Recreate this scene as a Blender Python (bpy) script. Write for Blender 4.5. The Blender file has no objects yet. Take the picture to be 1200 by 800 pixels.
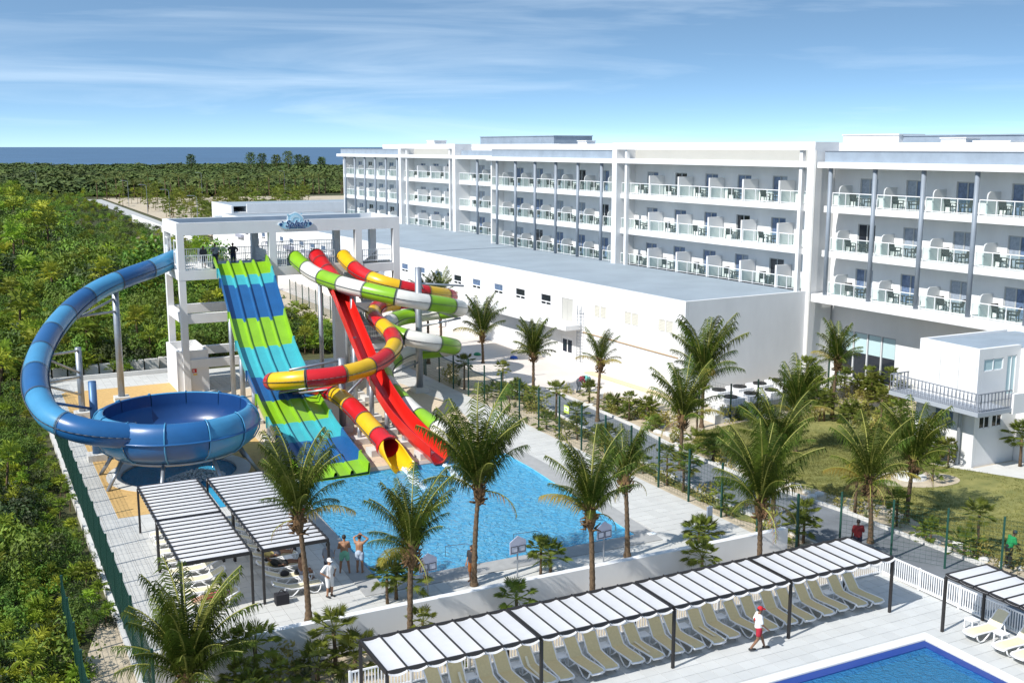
import bpy, bmesh, math, random
import numpy as np
from mathutils import Vector, Matrix
R = math.radians
random.seed(7)
SC = bpy.context.scene
COL = SC.collection

# ---------------------------------------------------------------- camera, sky, sun, exposure
cam_d = bpy.data.cameras.new('camera'); cam = bpy.data.objects.new('camera', cam_d); COL.objects.link(cam)
cam.location = (0, 0, 19.0)
cam.rotation_euler = (R(90 - 10.1), 0, R(-26.9))
cam_d.sensor_width = 36.0; cam_d.lens = 38.4; cam_d.clip_end = 60000; cam_d.clip_start = 0.5
SC.camera = cam

SUN_EL = R(44.0)
SUN_DIR = Vector((-0.976 * math.cos(SUN_EL), -0.220 * math.cos(SUN_EL), math.sin(SUN_EL)))   # towards the sun
W = bpy.data.worlds.new('World'); SC.world = W; W.use_nodes = True
wn, wl = W.node_tree.nodes, W.node_tree.links
wn.clear()
w_out = wn.new('ShaderNodeOutputWorld'); w_bg = wn.new('ShaderNodeBackground'); w_bg.inputs[1].default_value = 0.15
sky = wn.new('ShaderNodeTexSky'); sky.sky_type = 'NISHITA'; sky.sun_disc = False
sky.sun_elevation = SUN_EL; sky.sun_rotation = R(257.3); sky.air_density = 1.0; sky.dust_density = 0.3; sky.ozone_density = 2.5; sky.altitude = 0
w_tc = wn.new('ShaderNodeTexCoord')
# the clear band of pale air at the horizon is thin: elevations are stretched for the whole dome
w_map = wn.new('ShaderNodeMapping'); w_map.inputs['Scale'].default_value = (1, 1, 3.8); w_map.inputs['Location'].default_value = (0, 0, 0.10)
wl.new(w_tc.outputs['Generated'], w_map.inputs[0])
w_nrm = wn.new('ShaderNodeVectorMath'); w_nrm.operation = 'NORMALIZE'; wl.new(w_map.outputs[0], w_nrm.inputs[0])
wl.new(w_nrm.outputs[0], sky.inputs[0])
w_hsv = wn.new('ShaderNodeHueSaturation'); w_hsv.inputs['Saturation'].default_value = 1.10; w_hsv.inputs['Hue'].default_value = 0.489
wl.new(sky.outputs[0], w_hsv.inputs['Color'])
# thin cirrus streaks
w_m2 = wn.new('ShaderNodeMapping'); w_m2.inputs['Scale'].default_value = (1.5, 1.5, 17.0); w_m2.inputs['Rotation'].default_value = (R(4), R(-5), 0)
wl.new(w_tc.outputs['Generated'], w_m2.inputs[0])
w_n1 = wn.new('ShaderNodeTexNoise'); w_n1.inputs['Scale'].default_value = 1.6; w_n1.inputs['Detail'].default_value = 9; w_n1.inputs['Roughness'].default_value = 0.54; w_n1.inputs['Distortion'].default_value = 0.7
wl.new(w_m2.outputs[0], w_n1.inputs[0])
w_r1 = wn.new('ShaderNodeValToRGB'); w_r1.color_ramp.elements[0].position = 0.46; w_r1.color_ramp.elements[1].position = 0.95
w_r1.color_ramp.elements[0].color = (0.06, 0.06, 0.06, 1); w_r1.color_ramp.elements[1].color = (0.60, 0.60, 0.60, 1)
wl.new(w_n1.outputs[0], w_r1.inputs[0])
w_mix = wn.new('ShaderNodeMixRGB'); w_mix.inputs[2].default_value = (6.2, 7.0, 7.6, 1)
wl.new(w_r1.outputs[0], w_mix.inputs[0]); wl.new(w_hsv.outputs[0], w_mix.inputs[1])
wl.new(w_mix.outputs[0], w_bg.inputs[0]); wl.new(w_bg.outputs[0], w_out.inputs[0])

sun_d = bpy.data.lights.new('sun', 'SUN'); sun = bpy.data.objects.new('sun', sun_d); COL.objects.link(sun)
sun_d.energy = 4.6; sun_d.angle = R(0.53); sun_d.color = (1.0, 0.965, 0.91)
sun.rotation_euler = SUN_DIR.to_track_quat('Z', 'Y').to_euler(); sun.location = (-60, -10, 90)

SC.view_settings.view_transform = 'Standard'; SC.view_settings.look = 'None'
SC.view_settings.exposure = 0.36; SC.view_settings.gamma = 1.0; SC.view_settings.use_curve_mapping = False
SC.render.engine = 'CYCLES'
SC.cycles.max_bounces = 6; SC.cycles.transparent_max_bounces = 12; SC.cycles.glossy_bounces = 3; SC.cycles.transmission_bounces = 4

# ---------------------------------------------------------------- materials
MATS = {}
def mat(name, col, rough=0.6, var=0.0, vscale=1.0, bump=0.0, bscale=20.0, col2=None, metallic=0.0, spec=0.5, rnd=0.0, transl=0.0, coat=0.0, streak=False, detail=4):
    if name in MATS: return MATS[name]
    m = bpy.data.materials.new(name); m.use_nodes = True; MATS[name] = m
    n, l = m.node_tree.nodes, m.node_tree.links
    b = n['Principled BSDF']; b.inputs['Base Color'].default_value = (*col, 1); b.inputs['Roughness'].default_value = rough
    b.inputs['Metallic'].default_value = metallic; b.inputs['Specular IOR Level'].default_value = spec
    if coat: b.inputs['Coat Weight'].default_value = coat; b.inputs['Coat Roughness'].default_value = 0.08
    geo = n.new('ShaderNodeNewGeometry')
    csock = None
    if var or col2:
        nz = n.new('ShaderNodeTexNoise'); nz.inputs['Scale'].default_value = vscale; nz.inputs['Detail'].default_value = detail; nz.inputs['Roughness'].default_value = 0.62
        if streak:
            mp = n.new('ShaderNodeMapping'); mp.inputs['Scale'].default_value = (1, 1, 0.4); l.new(geo.outputs['Position'], mp.inputs[0]); l.new(mp.outputs[0], nz.inputs[0])
        else:
            l.new(geo.outputs['Position'], nz.inputs[0])
        rp = n.new('ShaderNodeValToRGB'); l.new(nz.outputs[0], rp.inputs[0])
        rp.color_ramp.elements[0].position = 0.32; rp.color_ramp.elements[1].position = 0.68
        c2 = col2 if col2 else tuple(max(0, c * (1 - var)) for c in col)
        rp.color_ramp.elements[0].color = (*c2, 1); rp.color_ramp.elements[1].color = (*col, 1)
        csock = rp.outputs[0]
    if rnd:
        oi = n.new('ShaderNodeObjectInfo'); hs = n.new('ShaderNodeHueSaturation')
        mr = n.new('ShaderNodeMapRange'); mr.inputs[3].default_value = 1 - rnd; mr.inputs[4].default_value = 1 + rnd
        l.new(oi.outputs['Random'], mr.inputs[0]); l.new(mr.outputs[0], hs.inputs['Value'])
        mh = n.new('ShaderNodeMapRange'); mh.inputs[3].default_value = 0.5 - rnd * 0.09; mh.inputs[4].default_value = 0.5 + rnd * 0.05
        ml = n.new('ShaderNodeMath'); ml.operation = 'FRACT'; m7 = n.new('ShaderNodeMath'); m7.operation = 'MULTIPLY'; m7.inputs[1].default_value = 7.31
        l.new(oi.outputs['Random'], m7.inputs[0]); l.new(m7.outputs[0], ml.inputs[0]); l.new(ml.outputs[0], mh.inputs[0]); l.new(mh.outputs[0], hs.inputs['Hue'])
        if csock: l.new(csock, hs.inputs['Color'])
        else: hs.inputs['Color'].default_value = (*col, 1)
        csock = hs.outputs[0]
    if csock: l.new(csock, b.inputs['Base Color'])
    if bump:
        bn = n.new('ShaderNodeTexNoise'); bn.inputs['Scale'].default_value = bscale; bn.inputs['Detail'].default_value = 5; l.new(geo.outputs['Position'], bn.inputs[0])
        bp = n.new('ShaderNodeBump'); bp.inputs['Strength'].default_value = bump; bp.inputs['Distance'].default_value = 0.05
        l.new(bn.outputs[0], bp.inputs['Height']); l.new(bp.outputs[0], b.inputs['Normal'])
    if transl:
        tr = n.new('ShaderNodeBsdfTranslucent'); mx = n.new('ShaderNodeMixShader'); mx.inputs[0].default_value = transl
        if csock: l.new(csock, tr.inputs[0])
        else: tr.inputs[0].default_value = (*col, 1)
        out = n['Material Output']; l.new(b.outputs[0], mx.inputs[1]); l.new(tr.outputs[0], mx.inputs[2]); l.new(mx.outputs[0], out.inputs[0])
    return m

def attr_mat(name, base, attr='shade', amt=0.12, rough=0.8, var=0.05, vscale=2.0):
    """material whose value varies per piece through a colour attribute"""
    m = mat(name, base, rough, var, vscale, bump=0.15, bscale=30)
    n, l = m.node_tree.nodes, m.node_tree.links; b = n['Principled BSDF']
    a = n.new('ShaderNodeAttribute'); a.attribute_name = attr
    src = b.inputs['Base Color'].links[0].from_socket
    mul = n.new('ShaderNodeMixRGB'); mul.blend_type = 'MULTIPLY'; mul.inputs[0].default_value = 1
    l.new(src, mul.inputs[1]); l.new(a.outputs['Color'], mul.inputs[2]); l.new(mul.outputs[0], b.inputs['Base Color'])
    return m

def glass_mat(name, tint, alpha=0.35, rough=0.04):
    m = bpy.data.materials.new(name); m.use_nodes = True; MATS[name] = m
    n, l = m.node_tree.nodes, m.node_tree.links
    b = n['Principled BSDF']; b.inputs['Base Color'].default_value = (*tint, 1); b.inputs['Roughness'].default_value = rough
    t = n.new('ShaderNodeBsdfTransparent'); t.inputs[0].default_value = (0.92, 0.97, 0.96, 1)
    mx = n.new('ShaderNodeMixShader'); mx.inputs[0].default_value = alpha
    l.new(t.outputs[0], mx.inputs[1]); l.new(b.outputs[0], mx.inputs[2]); l.new(mx.outputs[0], n['Material Output'].inputs[0])
    return m

def water_mat(name, col, scale, strength, alpha, rough=0.06, col2=None):
    m = bpy.data.materials.new(name); m.use_nodes = True; MATS[name] = m
    n, l = m.node_tree.nodes, m.node_tree.links
    b = n['Principled BSDF']; b.inputs['Roughness'].default_value = rough; b.inputs['IOR'].default_value = 1.33
    geo = n.new('ShaderNodeNewGeometry')
    n1 = n.new('ShaderNodeTexNoise'); n1.inputs['Scale'].default_value = scale; n1.inputs['Detail'].default_value = 5; n1.inputs['Distortion'].default_value = 1.2
    l.new(geo.outputs['Position'], n1.inputs[0])
    bp = n.new('ShaderNodeBump'); bp.inputs['Strength'].default_value = strength; bp.inputs['Distance'].default_value = 0.22
    l.new(n1.outputs[0], bp.inputs['Height']); l.new(bp.outputs[0], b.inputs['Normal'])
    b.inputs['Base Color'].default_value = (*col, 1)
    if col2:          # pale ripple glints put into the base colour as noise patches
        n2 = n.new('ShaderNodeTexNoise'); n2.inputs['Scale'].default_value = scale*0.9; n2.inputs['Detail'].default_value = 7; n2.inputs['Roughness'].default_value = 0.7; n2.inputs['Distortion'].default_value = 2.0
        l.new(geo.outputs['Position'], n2.inputs[0]); r2 = n.new('ShaderNodeValToRGB'); r2.color_ramp.elements[0].position = 0.38; r2.color_ramp.elements[1].position = 0.74
        r2.color_ramp.elements[0].color = (*col, 1); r2.color_ramp.elements[1].color = (*col2, 1); l.new(n2.outputs[0], r2.inputs[0]); l.new(r2.outputs[0], b.inputs['Base Color'])
    t = n.new('ShaderNodeBsdfTransparent'); t.inputs[0].default_value = tuple(min(1, 0.55 + c) for c in col) + (1,)
    mx = n.new('ShaderNodeMixShader'); mx.inputs[0].default_value = alpha
    l.new(t.outputs[0], mx.inputs[1]); l.new(b.outputs[0], mx.inputs[2]); l.new(mx.outputs[0], n['Material Output'].inputs[0])
    return m

WHITE = mat('white_plaster', (0.74, 0.74, 0.735), 0.85, var=0.09, vscale=0.5, bump=0.06, bscale=8, streak=True)
WHITE2 = mat('white_paint_metal', (0.80, 0.80, 0.80), 0.45)
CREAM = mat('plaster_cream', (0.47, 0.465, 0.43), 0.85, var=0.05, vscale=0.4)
GREY_COL = mat('grey_painted_column', (0.25, 0.29, 0.34), 0.45, var=0.12, vscale=1.5)
PARAPET = mat('grey_blue_parapet', (0.28, 0.34, 0.41), 0.8, var=0.18, vscale=0.7)
ROOFM = mat('roof_membrane', (0.30, 0.355, 0.40), 0.85, var=0.16, vscale=0.25, bump=0.1, bscale=3)
GLASSR = glass_mat('balcony_glass', (0.26, 0.36, 0.36), 0.08)
CURTAIN = mat('window_glass_curtain', (0.16, 0.23, 0.37), 0.12, var=0.45, vscale=3.5, spec=0.8)
DARKGL = mat('dark_window_glass', (0.02, 0.025, 0.035), 0.06, spec=0.8)
BLIND = mat('roller_blind', (0.45, 0.60, 0.62), 0.6)
LOUVRE = mat('louvre', (0.62, 0.60, 0.52), 0.6)
CONC = mat('concrete', (0.46, 0.46, 0.44), 0.9, var=0.15, vscale=1.2, bump=0.1, bscale=10)
CONCW = mat('pale_concrete', (0.62, 0.61, 0.58), 0.9, var=0.12, vscale=0.9, bump=0.1, bscale=10)
YARD = mat('yard_paving', (0.66, 0.60, 0.54), 0.92, var=0.12, vscale=0.35)
ASPH = mat('asphalt', (0.185, 0.202, 0.220), 0.92, var=0.28, vscale=0.8, bump=0.3, bscale=60)
SAND = mat('sand_soil', (0.56, 0.47, 0.34), 0.95, var=0.3, vscale=1.6, bump=0.5, bscale=6)
PEBBLE = mat('resin_pebble_orange', (0.64, 0.41, 0.155), 0.95, var=0.25, vscale=4.0, bump=0.3, bscale=40, detail=8)
PEBBLE2 = mat('resin_pebble_pale', (0.62, 0.51, 0.37), 0.95, var=0.12, vscale=3.0, bump=0.3, bscale=40)
LAWN = mat('lawn_soil', (0.285, 0.260, 0.080), 0.95, vscale=0.6, col2=(0.115, 0.135, 0.034), bump=0.8, bscale=9, detail=9)
JUNGLE_SOIL = mat('jungle_floor', (0.085, 0.090, 0.030), 0.95, var=0.5, vscale=0.4, bump=0.6, bscale=2)
BLACKM = mat('black_metal', (0.022, 0.020, 0.020), 0.5)
GREENM = mat('green_fence_metal', (0.010, 0.060, 0.042), 0.5)
GALV = mat('galvanised_steel', (0.36, 0.39, 0.43), 0.42, metallic=0.55, var=0.18, vscale=2.5)
FABRIC = mat('white_shade_fabric', (0.80, 0.80, 0.82), 0.9, var=0.05, vscale=3, transl=0.38)
SLING = mat('tan_sling', (0.68, 0.56, 0.31), 0.85, var=0.1, vscale=12)
SLING_W = mat('cream_sling', (0.66, 0.60, 0.42), 0.85, var=0.08, vscale=12)
PLASTIC = mat('white_plastic', (0.78, 0.78, 0.78), 0.35)
def gel(name, c): return mat(name, c, 0.33, var=0.14, vscale=0.8, spec=0.5, coat=0.12)
B_DARK = gel('gel_blue', (0.016, 0.105, 0.280)); B_LIGHT = gel('gel_light_blue', (0.060, 0.265, 0.470)); B_AQUA = gel('gel_aqua', (0.055, 0.400, 0.440))
G_LIME = gel('gel_lime', (0.235, 0.470, 0.018)); S_RED = gel('gel_red', (0.560, 0.010, 0.014)); S_YEL = gel('gel_yellow', (0.760, 0.450, 0.008)); S_WHITE = gel('gel_white', (0.72, 0.70, 0.64))
S_OPEN_RED = gel('gel_scarlet', (0.680, 0.018, 0.012))
JOINT = mat('flange_joint', (0.06, 0.07, 0.08), 0.6)
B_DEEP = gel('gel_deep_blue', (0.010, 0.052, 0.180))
WATER = water_mat('pool_water', (0.055, 0.42, 0.79), 2.4, 1.0, 0.60, 0.06, (0.27, 0.70, 0.94))
WATERD = water_mat('deep_pool_water', (0.05, 0.36, 0.64), 5.0, 1.0, 0.85)
WATERF = water_mat('front_pool_water', (0.06, 0.30, 0.60), 4.0, 0.8, 0.5)
POOLFLOOR = mat('pool_mosaic', (0.20, 0.62, 0.86), 0.5, var=0.25, vscale=2.2, detail=8)
POOLDARK = mat('pool_tile_navy', (0.015, 0.05, 0.25), 0.4)
SEA = mat('sea_water', (0.055, 0.12, 0.21), 0.35, var=0.25, vscale=0.004)
FOAM = glass_mat('white_water', (0.88, 0.93, 0.95), 0.62, 0.6)
TRUNK = mat('palm_trunk', (0.175, 0.115, 0.065), 0.95, var=0.6, vscale=9, bump=0.8, bscale=14)
FIBRE = mat('palm_fibre', (0.20, 0.115, 0.05), 0.95, var=0.5, vscale=9, bump=0.8, bscale=20)
FROND = mat('palm_frond', (0.082, 0.130, 0.015), 0.6, var=0.5, vscale=1.6, rnd=0.35, transl=0.25, spec=0.2)
FRONDY = mat('palm_frond_yellowed', (0.36, 0.29, 0.04), 0.6, var=0.4, vscale=2.0, rnd=0.2, transl=0.28)
FRONDD = mat('palm_frond_dead', (0.32, 0.20, 0.09), 0.8, var=0.4, vscale=2.0, rnd=0.2, transl=0.2)
RACHIS = mat('palm_rachis', (0.26, 0.26, 0.05), 0.6)
FAN = mat('fan_palm_leaf', (0.20, 0.255, 0.030), 0.65, var=0.4, vscale=2.0, rnd=0.3, transl=0.25)
JLEAF = mat('jungle_leaf', (0.140, 0.260, 0.020), 0.7, var=0.6, vscale=0.45, rnd=0.34, transl=0.15)
JLEAF2 = mat('jungle_palmetto', (0.31, 0.41, 0.036), 0.65, var=0.45, vscale=0.5, rnd=0.4, transl=0.22)
FARLEAF = mat('far_wood_leaf', (0.092, 0.140, 0.024), 0.8, var=0.5, vscale=0.02, rnd=0.22)
GRASSM = mat('grass_blades', (0.28, 0.275, 0.075), 0.7, vscale=0.5, col2=(0.14, 0.15, 0.035), transl=0.2, detail=8)
SIGNB = mat('sign_light_blue', (0.36, 0.64, 0.80), 0.5); SIGND = mat('sign_dark_blue', (0.01, 0.06, 0.20), 0.5); SIGNW = mat('sign_white', (0.8, 0.85, 0.88), 0.5)
REDM = mat('red_paint', (0.55, 0.02, 0.02), 0.5)
CHAIRM = mat('dark_wicker', (0.025, 0.022, 0.020), 0.7)

# ---------------------------------------------------------------- mesh builder and object helpers
class MB:
    def __init__(self): self.v = []; self.f = []; self.mi = []; self.m = 0
    def add(self, vs, fs):
        o = len(self.v); self.v += [tuple(p) for p in vs]
        for f in fs: self.f.append(tuple(i + o for i in f)); self.mi.append(self.m)
        return self
    def box(self, x0, x1, y0, y1, z0, z1):
        return self.add([(x0,y0,z0),(x1,y0,z0),(x1,y1,z0),(x0,y1,z0),(x0,y0,z1),(x1,y0,z1),(x1,y1,z1),(x0,y1,z1)],
                        [(0,3,2,1),(4,5,6,7),(0,1,5,4),(1,2,6,5),(2,3,7,6),(3,0,4,7)])
    def obox(self, c, ax, ay, az):
        c = Vector(c); ax = Vector(ax); ay = Vector(ay); az = Vector(az)
        vs = [c + sx*ax + sy*ay + sz*az for sz in (-1,1) for sx, sy in ((-1,-1),(1,-1),(1,1),(-1,1))]
        return self.add(vs, [(0,3,2,1),(4,5,6,7),(0,1,5,4),(1,2,6,5),(2,3,7,6),(3,0,4,7)])
    def bar(self, p, q, w, h=None, up=(0,0,1)):
        p = Vector(p); q = Vector(q); d = q - p; h = w if h is None else h
        s = d.cross(Vector(up))
        if s.length < 1e-5: s = d.cross(Vector((0,1,0)))
        s.normalize(); u = s.cross(d).normalized()
        return self.obox((p+q)/2, d/2, s*w/2, u*h/2)
    def tube(self, pts, r, n=8, caps=True, rr=None):
        pts = [Vector(p) for p in pts]; rings = []; prev = None
        for i, p in enumerate(pts):
            a = pts[max(i-1,0)]; b = pts[min(i+1,len(pts)-1)]; d = (b-a).normalized()
            if prev is None:
                s = d.cross(Vector((0,0,1)))
                if s.length < 1e-3: s = d.cross(Vector((0,1,0)))
            else: s = prev - d*prev.dot(d)
            s.normalize(); prev = s; t = d.cross(s)
            rad = rr[i] if rr else r
            rings.append([p + rad*(math.cos(2*math.pi*k/n)*s + math.sin(2*math.pi*k/n)*t) for k in range(n)])
        vs = [v for rg in rings for v in rg]; fs = []
        for i in range(len(pts)-1):
            for k in range(n): fs.append((i*n+k, i*n+(k+1)%n, (i+1)*n+(k+1)%n, (i+1)*n+k))
        if caps: fs += [tuple(reversed(range(n))), tuple((len(pts)-1)*n+k for k in range(n))]
        return self.add(vs, fs)
    def cyl(self, p, q, r, n=10, r2=None): return self.tube([p, q], r, n, True, [r, r if r2 is None else r2])
    def prism(self, poly, z0, z1):
        n = len(poly)
        vs = [(x,y,z0) for x,y in poly] + [(x,y,z1) for x,y in poly]
        return self.add(vs, [tuple(reversed(range(n))), tuple(range(n,2*n))] + [(i,(i+1)%n,n+(i+1)%n,n+i) for i in range(n)])
    def lathe(self, c, prof, n=24, a0=0, a1=2*math.pi):
        full = abs(a1-a0-2*math.pi) < 1e-6; m = n if full else n+1
        vs = []; fs = []
        for r, z in prof:
            for k in range(m):
                a = a0+(a1-a0)*k/n; vs.append((c[0]+r*math.cos(a), c[1]+r*math.sin(a), c[2]+z))
        for i in range(len(prof)-1):
            for k in range(n):
                k2 = (k+1) % m; fs.append((i*m+k, i*m+k2, (i+1)*m+k2, (i+1)*m+k))
        return self.add(vs, fs)
    def ring(self, inner, outer, z):
        n = len(inner)
        return self.add([(x,y,z) for x,y in inner]+[(x,y,z) for x,y in outer], [(i,n+i,n+(i+1)%n,(i+1)%n) for i in range(n)])
    def mesh(self, name, mats, M=None, smooth=False):
        me = bpy.data.meshes.new(name)
        vs = self.v if M is None else [tuple(M @ Vector(p)) for p in self.v]
        me.from_pydata(vs, [], self.f)
        if not isinstance(mats, (list, tuple)): mats = [mats]
        for m in mats: me.materials.append(m)
        if len(mats) > 1: me.polygons.foreach_set('material_index', self.mi)
        if smooth: me.polygons.foreach_set('use_smooth', [True]*len(self.f))
        me.update(); return me

def wmat(o):
    M = Matrix.Identity(4)
    while o is not None:
        M = Matrix.Translation(o.location) @ o.rotation_euler.to_matrix().to_4x4() @ Matrix.Diagonal((*o.scale, 1)) @ M; o = o.parent
    return M
def tag(o, label=None, cat=None, group=None, kind=None):
    if label: o['label'] = label
    if cat: o['category'] = cat
    if group: o['group'] = group
    if kind: o['kind'] = kind
    return o
def link(name, me, parent=None):
    o = bpy.data.objects.new(name, me); COL.objects.link(o)
    if parent is not None: o.parent = parent
    return o
def thing(name, label, cat, loc=(0,0,0), rotz=0.0, group=None):
    o = bpy.data.objects.new(name, None); COL.objects.link(o); o.location = loc; o.rotation_euler = (0,0,rotz); o.empty_display_size = 0.3
    return tag(o, label, cat, group)
def part(name, mb, m, parent, pre=None, smooth=False):
    """mb is in world coordinates (or in the frame given by pre); stored relative to its thing"""
    M = wmat(parent).inverted()
    if pre is not None: M = M @ pre
    return link(name, mb.mesh(name, m, M, smooth), parent)
def lpart(name, mb, m, parent, smooth=False):
    """mb is already in the thing's own frame"""
    return link(name, mb.mesh(name, m, None, smooth), parent)
def single(name, mb, m, label, cat, group=None, base=None, pre=None, smooth=False):
    """a thing that is one mesh, with its origin at its base"""
    vs = [Vector(p) if pre is None else pre @ Vector(p) for p in mb.v]
    if base is None:
        base = Vector(((min(p.x for p in vs)+max(p.x for p in vs))/2, (min(p.y for p in vs)+max(p.y for p in vs))/2, min(p.z for p in vs)))
    base = Vector(base); mb.v = [tuple(p-base) for p in vs]
    o = link(name, mb.mesh(name, m, None, smooth)); o.location = base
    return tag(o, label, cat, group)
def struct(name, mb, m, parent=None, smooth=False):
    o = link(name, mb.mesh(name, m, None, smooth), parent)
    if parent is None: o['kind'] = 'structure'
    return o
def copy_tree(o, parent=None):
    c = o.copy(); COL.objects.link(c); c.parent = parent
    for ch in list(o.children): copy_tree(ch, c)
    return c
def catmull(pts, n=8):
    pts = [Vector(p) for p in pts]; out = []
    for i in range(len(pts)-1):
        p0 = pts[max(i-1,0)]; p1 = pts[i]; p2 = pts[i+1]; p3 = pts[min(i+2,len(pts)-1)]
        for k in range(n):
            t = k/n
            out.append(0.5*((2*p1)+(p2-p0)*t+(2*p0-5*p1+4*p2-p3)*t*t+(3*p1-p0-3*p2+p3)*t**3))
    out.append(pts[-1]); return out
def resample(pts, step):
    d = [0.0]
    for a, b in zip(pts, pts[1:]): d.append(d[-1]+(b-a).length)
    n = max(2, int(round(d[-1]/step))); out = []; j = 0
    for i in range(n+1):
        s = d[-1]*i/n
        while j < len(pts)-2 and d[j+1] < s: j += 1
        t = (s-d[j])/max(1e-9, d[j+1]-d[j]); out.append(pts[j].lerp(pts[j+1], min(1, max(0, t))))
    return out
TH = R(3.2)
HM = Matrix.Rotation(TH, 4, 'Z')                # frame of the hotel, turned 3.2 degrees from the pool deck
def HP(x, y, z=0): return HM @ Vector((x, y, z))
def wall_open(mb, x0, x1, y0, y1, z0, z1, openings):
    """wall in the plane X with real openings (ya, yb, za, zb)"""
    ys = sorted({y0, y1, *[min(max(o[i], y0), y1) for o in openings for i in (0,1)]}); 
    for a, b in zip(ys, ys[1:]):
        m = (a+b)/2; cut = sorted([(o[2], o[3]) for o in openings if o[0] < m < o[1]]); z = z0
        for ca, cb in cut:
            if ca > z: mb.box(x0, x1, a, b, z, ca)
            z = max(z, cb)
        if z < z1: mb.box(x0, x1, a, b, z, z1)
# ================================================================ ground, sea, roads, decks and pools
YAW = R(26.9)
def cf(r, f): return (f*math.sin(YAW)+r*math.cos(YAW), f*math.cos(YAW)-r*math.sin(YAW))    # right / forward of the viewpoint -> X, Y
def sheet(name, poly, z, m, parent=None):
    mb = MB(); n = len(poly); mb.add([(x,y,z) for x,y in poly], [tuple(range(n))])
    return struct(name, mb, m, parent)
sheet('ground', [cf(-900,-200), cf(1100,-200), cf(1100,1010), cf(-900,1010)], -0.30, JUNGLE_SOIL)
sheet('sea', [cf(-30000,985), cf(30000,985), cf(30000,45000), cf(-30000,45000)], -0.8, SEA)
sheet('beach', [cf(-900,1003), cf(1100,1003), cf(1100,1028), cf(-900,1028)], -0.29, SAND)
sheet('garden_bed', [(34.06,12),(80,12),(80,70),(70,160),(33.5,260),(33.5,95),(34.06,94)], -0.05, SAND)
sheet('planting_strip', [(4.85,34.3),(34.0,34.3),(34.0,37.45),(4.85,37.45)], -0.05, SAND)
sheet('sand_path', [(2.9,20),(4.55,20),(4.55,44.6),(4.0,45.2),(2.9,41)], -0.045, SAND)
# road between the beds
LK = [(36.6,12),(36.3,30),(36.0,40),(35.9,45),(36.3,53.2),(37.2,61.8),(37.8,69),(38.6,76),(38.7,82),(38.9,100),(38.6,150)]
RK = [(41.6,12),(41.1,30),(40.8,37),(40.7,41.5),(40.0,47),(39.9,54.6),(40.7,61.9),(40.9,68),(41.1,74.8),(42.5,82),(43.5,100),(43.2,150)]
sheet('road', LK + RK[::-1], -0.035, ASPH)
def kerb(name, line, w, h, closed=False):
    pts = [Vector((x,y,0)) for x,y in line]; mb = MB()
    for a, b in zip(pts, pts[1:]):
        d = (b-a); n = max(1, int(d.length/1.0))
        for i in range(n):
            p = a+d*(i/n); q = a+d*((i+1)/n-0.012/ max(d.length,0.1)); dz = random.uniform(-0.004,0.004)
            mb.bar((p.x,p.y,h/2-0.04+dz),(q.x,q.y,h/2-0.04+dz), w, h+0.08)
    return struct(name, mb, CONCW)
kerb('road_kerb', LK[:8], 0.16, 0.10); kerb('road_kerb', RK[:9], 0.18, 0.12)
sheet('service_yard', [(38.9,79.5),(41.3,75.3),(44.2,71.5),(46.5,66),(46.8,63.8),(48.6,64.0),(45.0,130),(42.5,175),(38,175),(39.1,100)], -0.028, YARD)
sheet('lawn', [(42.4,12),(42.3,31),(42.6,36.5),(43.6,41),(42.3,44),(41.7,50),(41.8,56.4),(44,58.4),(48.3,59.2),(52,58.6),(57,59.6),(60,58.8),(58.2,53),(52.4,47.4),(51.8,45.6),(54.2,41.2),(57,35),(58,12)], -0.020, LAWN)
sheet('verge_grass', [(36.05,40.6),(35.0,43.0),(35.1,46),(35.2,50),(35.6,55),(36.4,62),(37.0,68),(37.9,75.5),(38.35,75.4),(37.6,69),(37.0,61.8),(36.1,53.2),(35.7,45)], -0.015, LAWN)
sheet('pavilion_path', [(51.9,45.4),(54.3,41.0),(57.2,35),(62,35),(62,43.9),(53.4,43.9),(53.3,47)], -0.010, CONCW)
isl = [(48.5+2.5*math.cos(a)-0.5*math.sin(a), 43.9+1.7*math.sin(a)-0.3*math.cos(a)) for a in [i*2*math.pi/24 for i in range(24)]]
sheet('sand_island', isl, -0.008, SAND)
mb = MB(); mb.lathe((48.6,44.3,-0.01), [(0.95,0.0),(0.9,0.10),(0.45,0.12),(0.42,0.2),(0,0.2)], 24)
single('manhole_cover', mb, CONCW, 'round pale concrete manhole cover on the sand island in the lawn', 'manhole')
# distant access road and sandy field behind the slide tower
sheet('access_road', [(41.5,190),(46,190),(47.5,300),(48.5,430),(43.5,430),(43.2,300)], -0.10, CONC)
sheet('sandy_field', [(49,205),(120,230),(140,420),(50,440)], -0.12, SAND)

# ---- water park deck: base with holes for the pools, pavers on top
PAVER = attr_mat('deck_paver', (0.545, 0.54, 0.51), rough=0.85, var=0.07, vscale=0.8)
PAVER_L = attr_mat('front_deck_paver', (0.525, 0.535, 0.525), rough=0.85, var=0.08, vscale=0.7)
BASEM = mat('paver_joint', (0.43, 0.425, 0.41), 0.95)
SP = (15.4, 30.0, 43.4, 59.8)              # splash pool hole
BQ = (6.5, 14.9, 60.6, 69.0)               # square round the bowl pool
def deck_base(name, X0, X1, Y0, Y1, holes):
    mb = MB(); xs = sorted({X0,X1,*[h[i] for h in holes for i in (0,1)]}); ys = sorted({Y0,Y1,*[h[i] for h in holes for i in (2,3)]})
    for xa, xb in zip(xs, xs[1:]):
        for ya, yb in zip(ys, ys[1:]):
            mx, my = (xa+xb)/2, (ya+yb)/2
            if not any(h[0]<mx<h[1] and h[2]<my<h[3] for h in holes): mb.box(xa, xb, ya, yb, -0.5, -0.022)
    return struct(name, mb, BASEM)
DECK = deck_base('splash_deck', 4.9, 34.05, 37.5, 95.0, [SP, BQ])
FP = (18.0, 32.6, 8.0, 28.42)              # front pool
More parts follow.
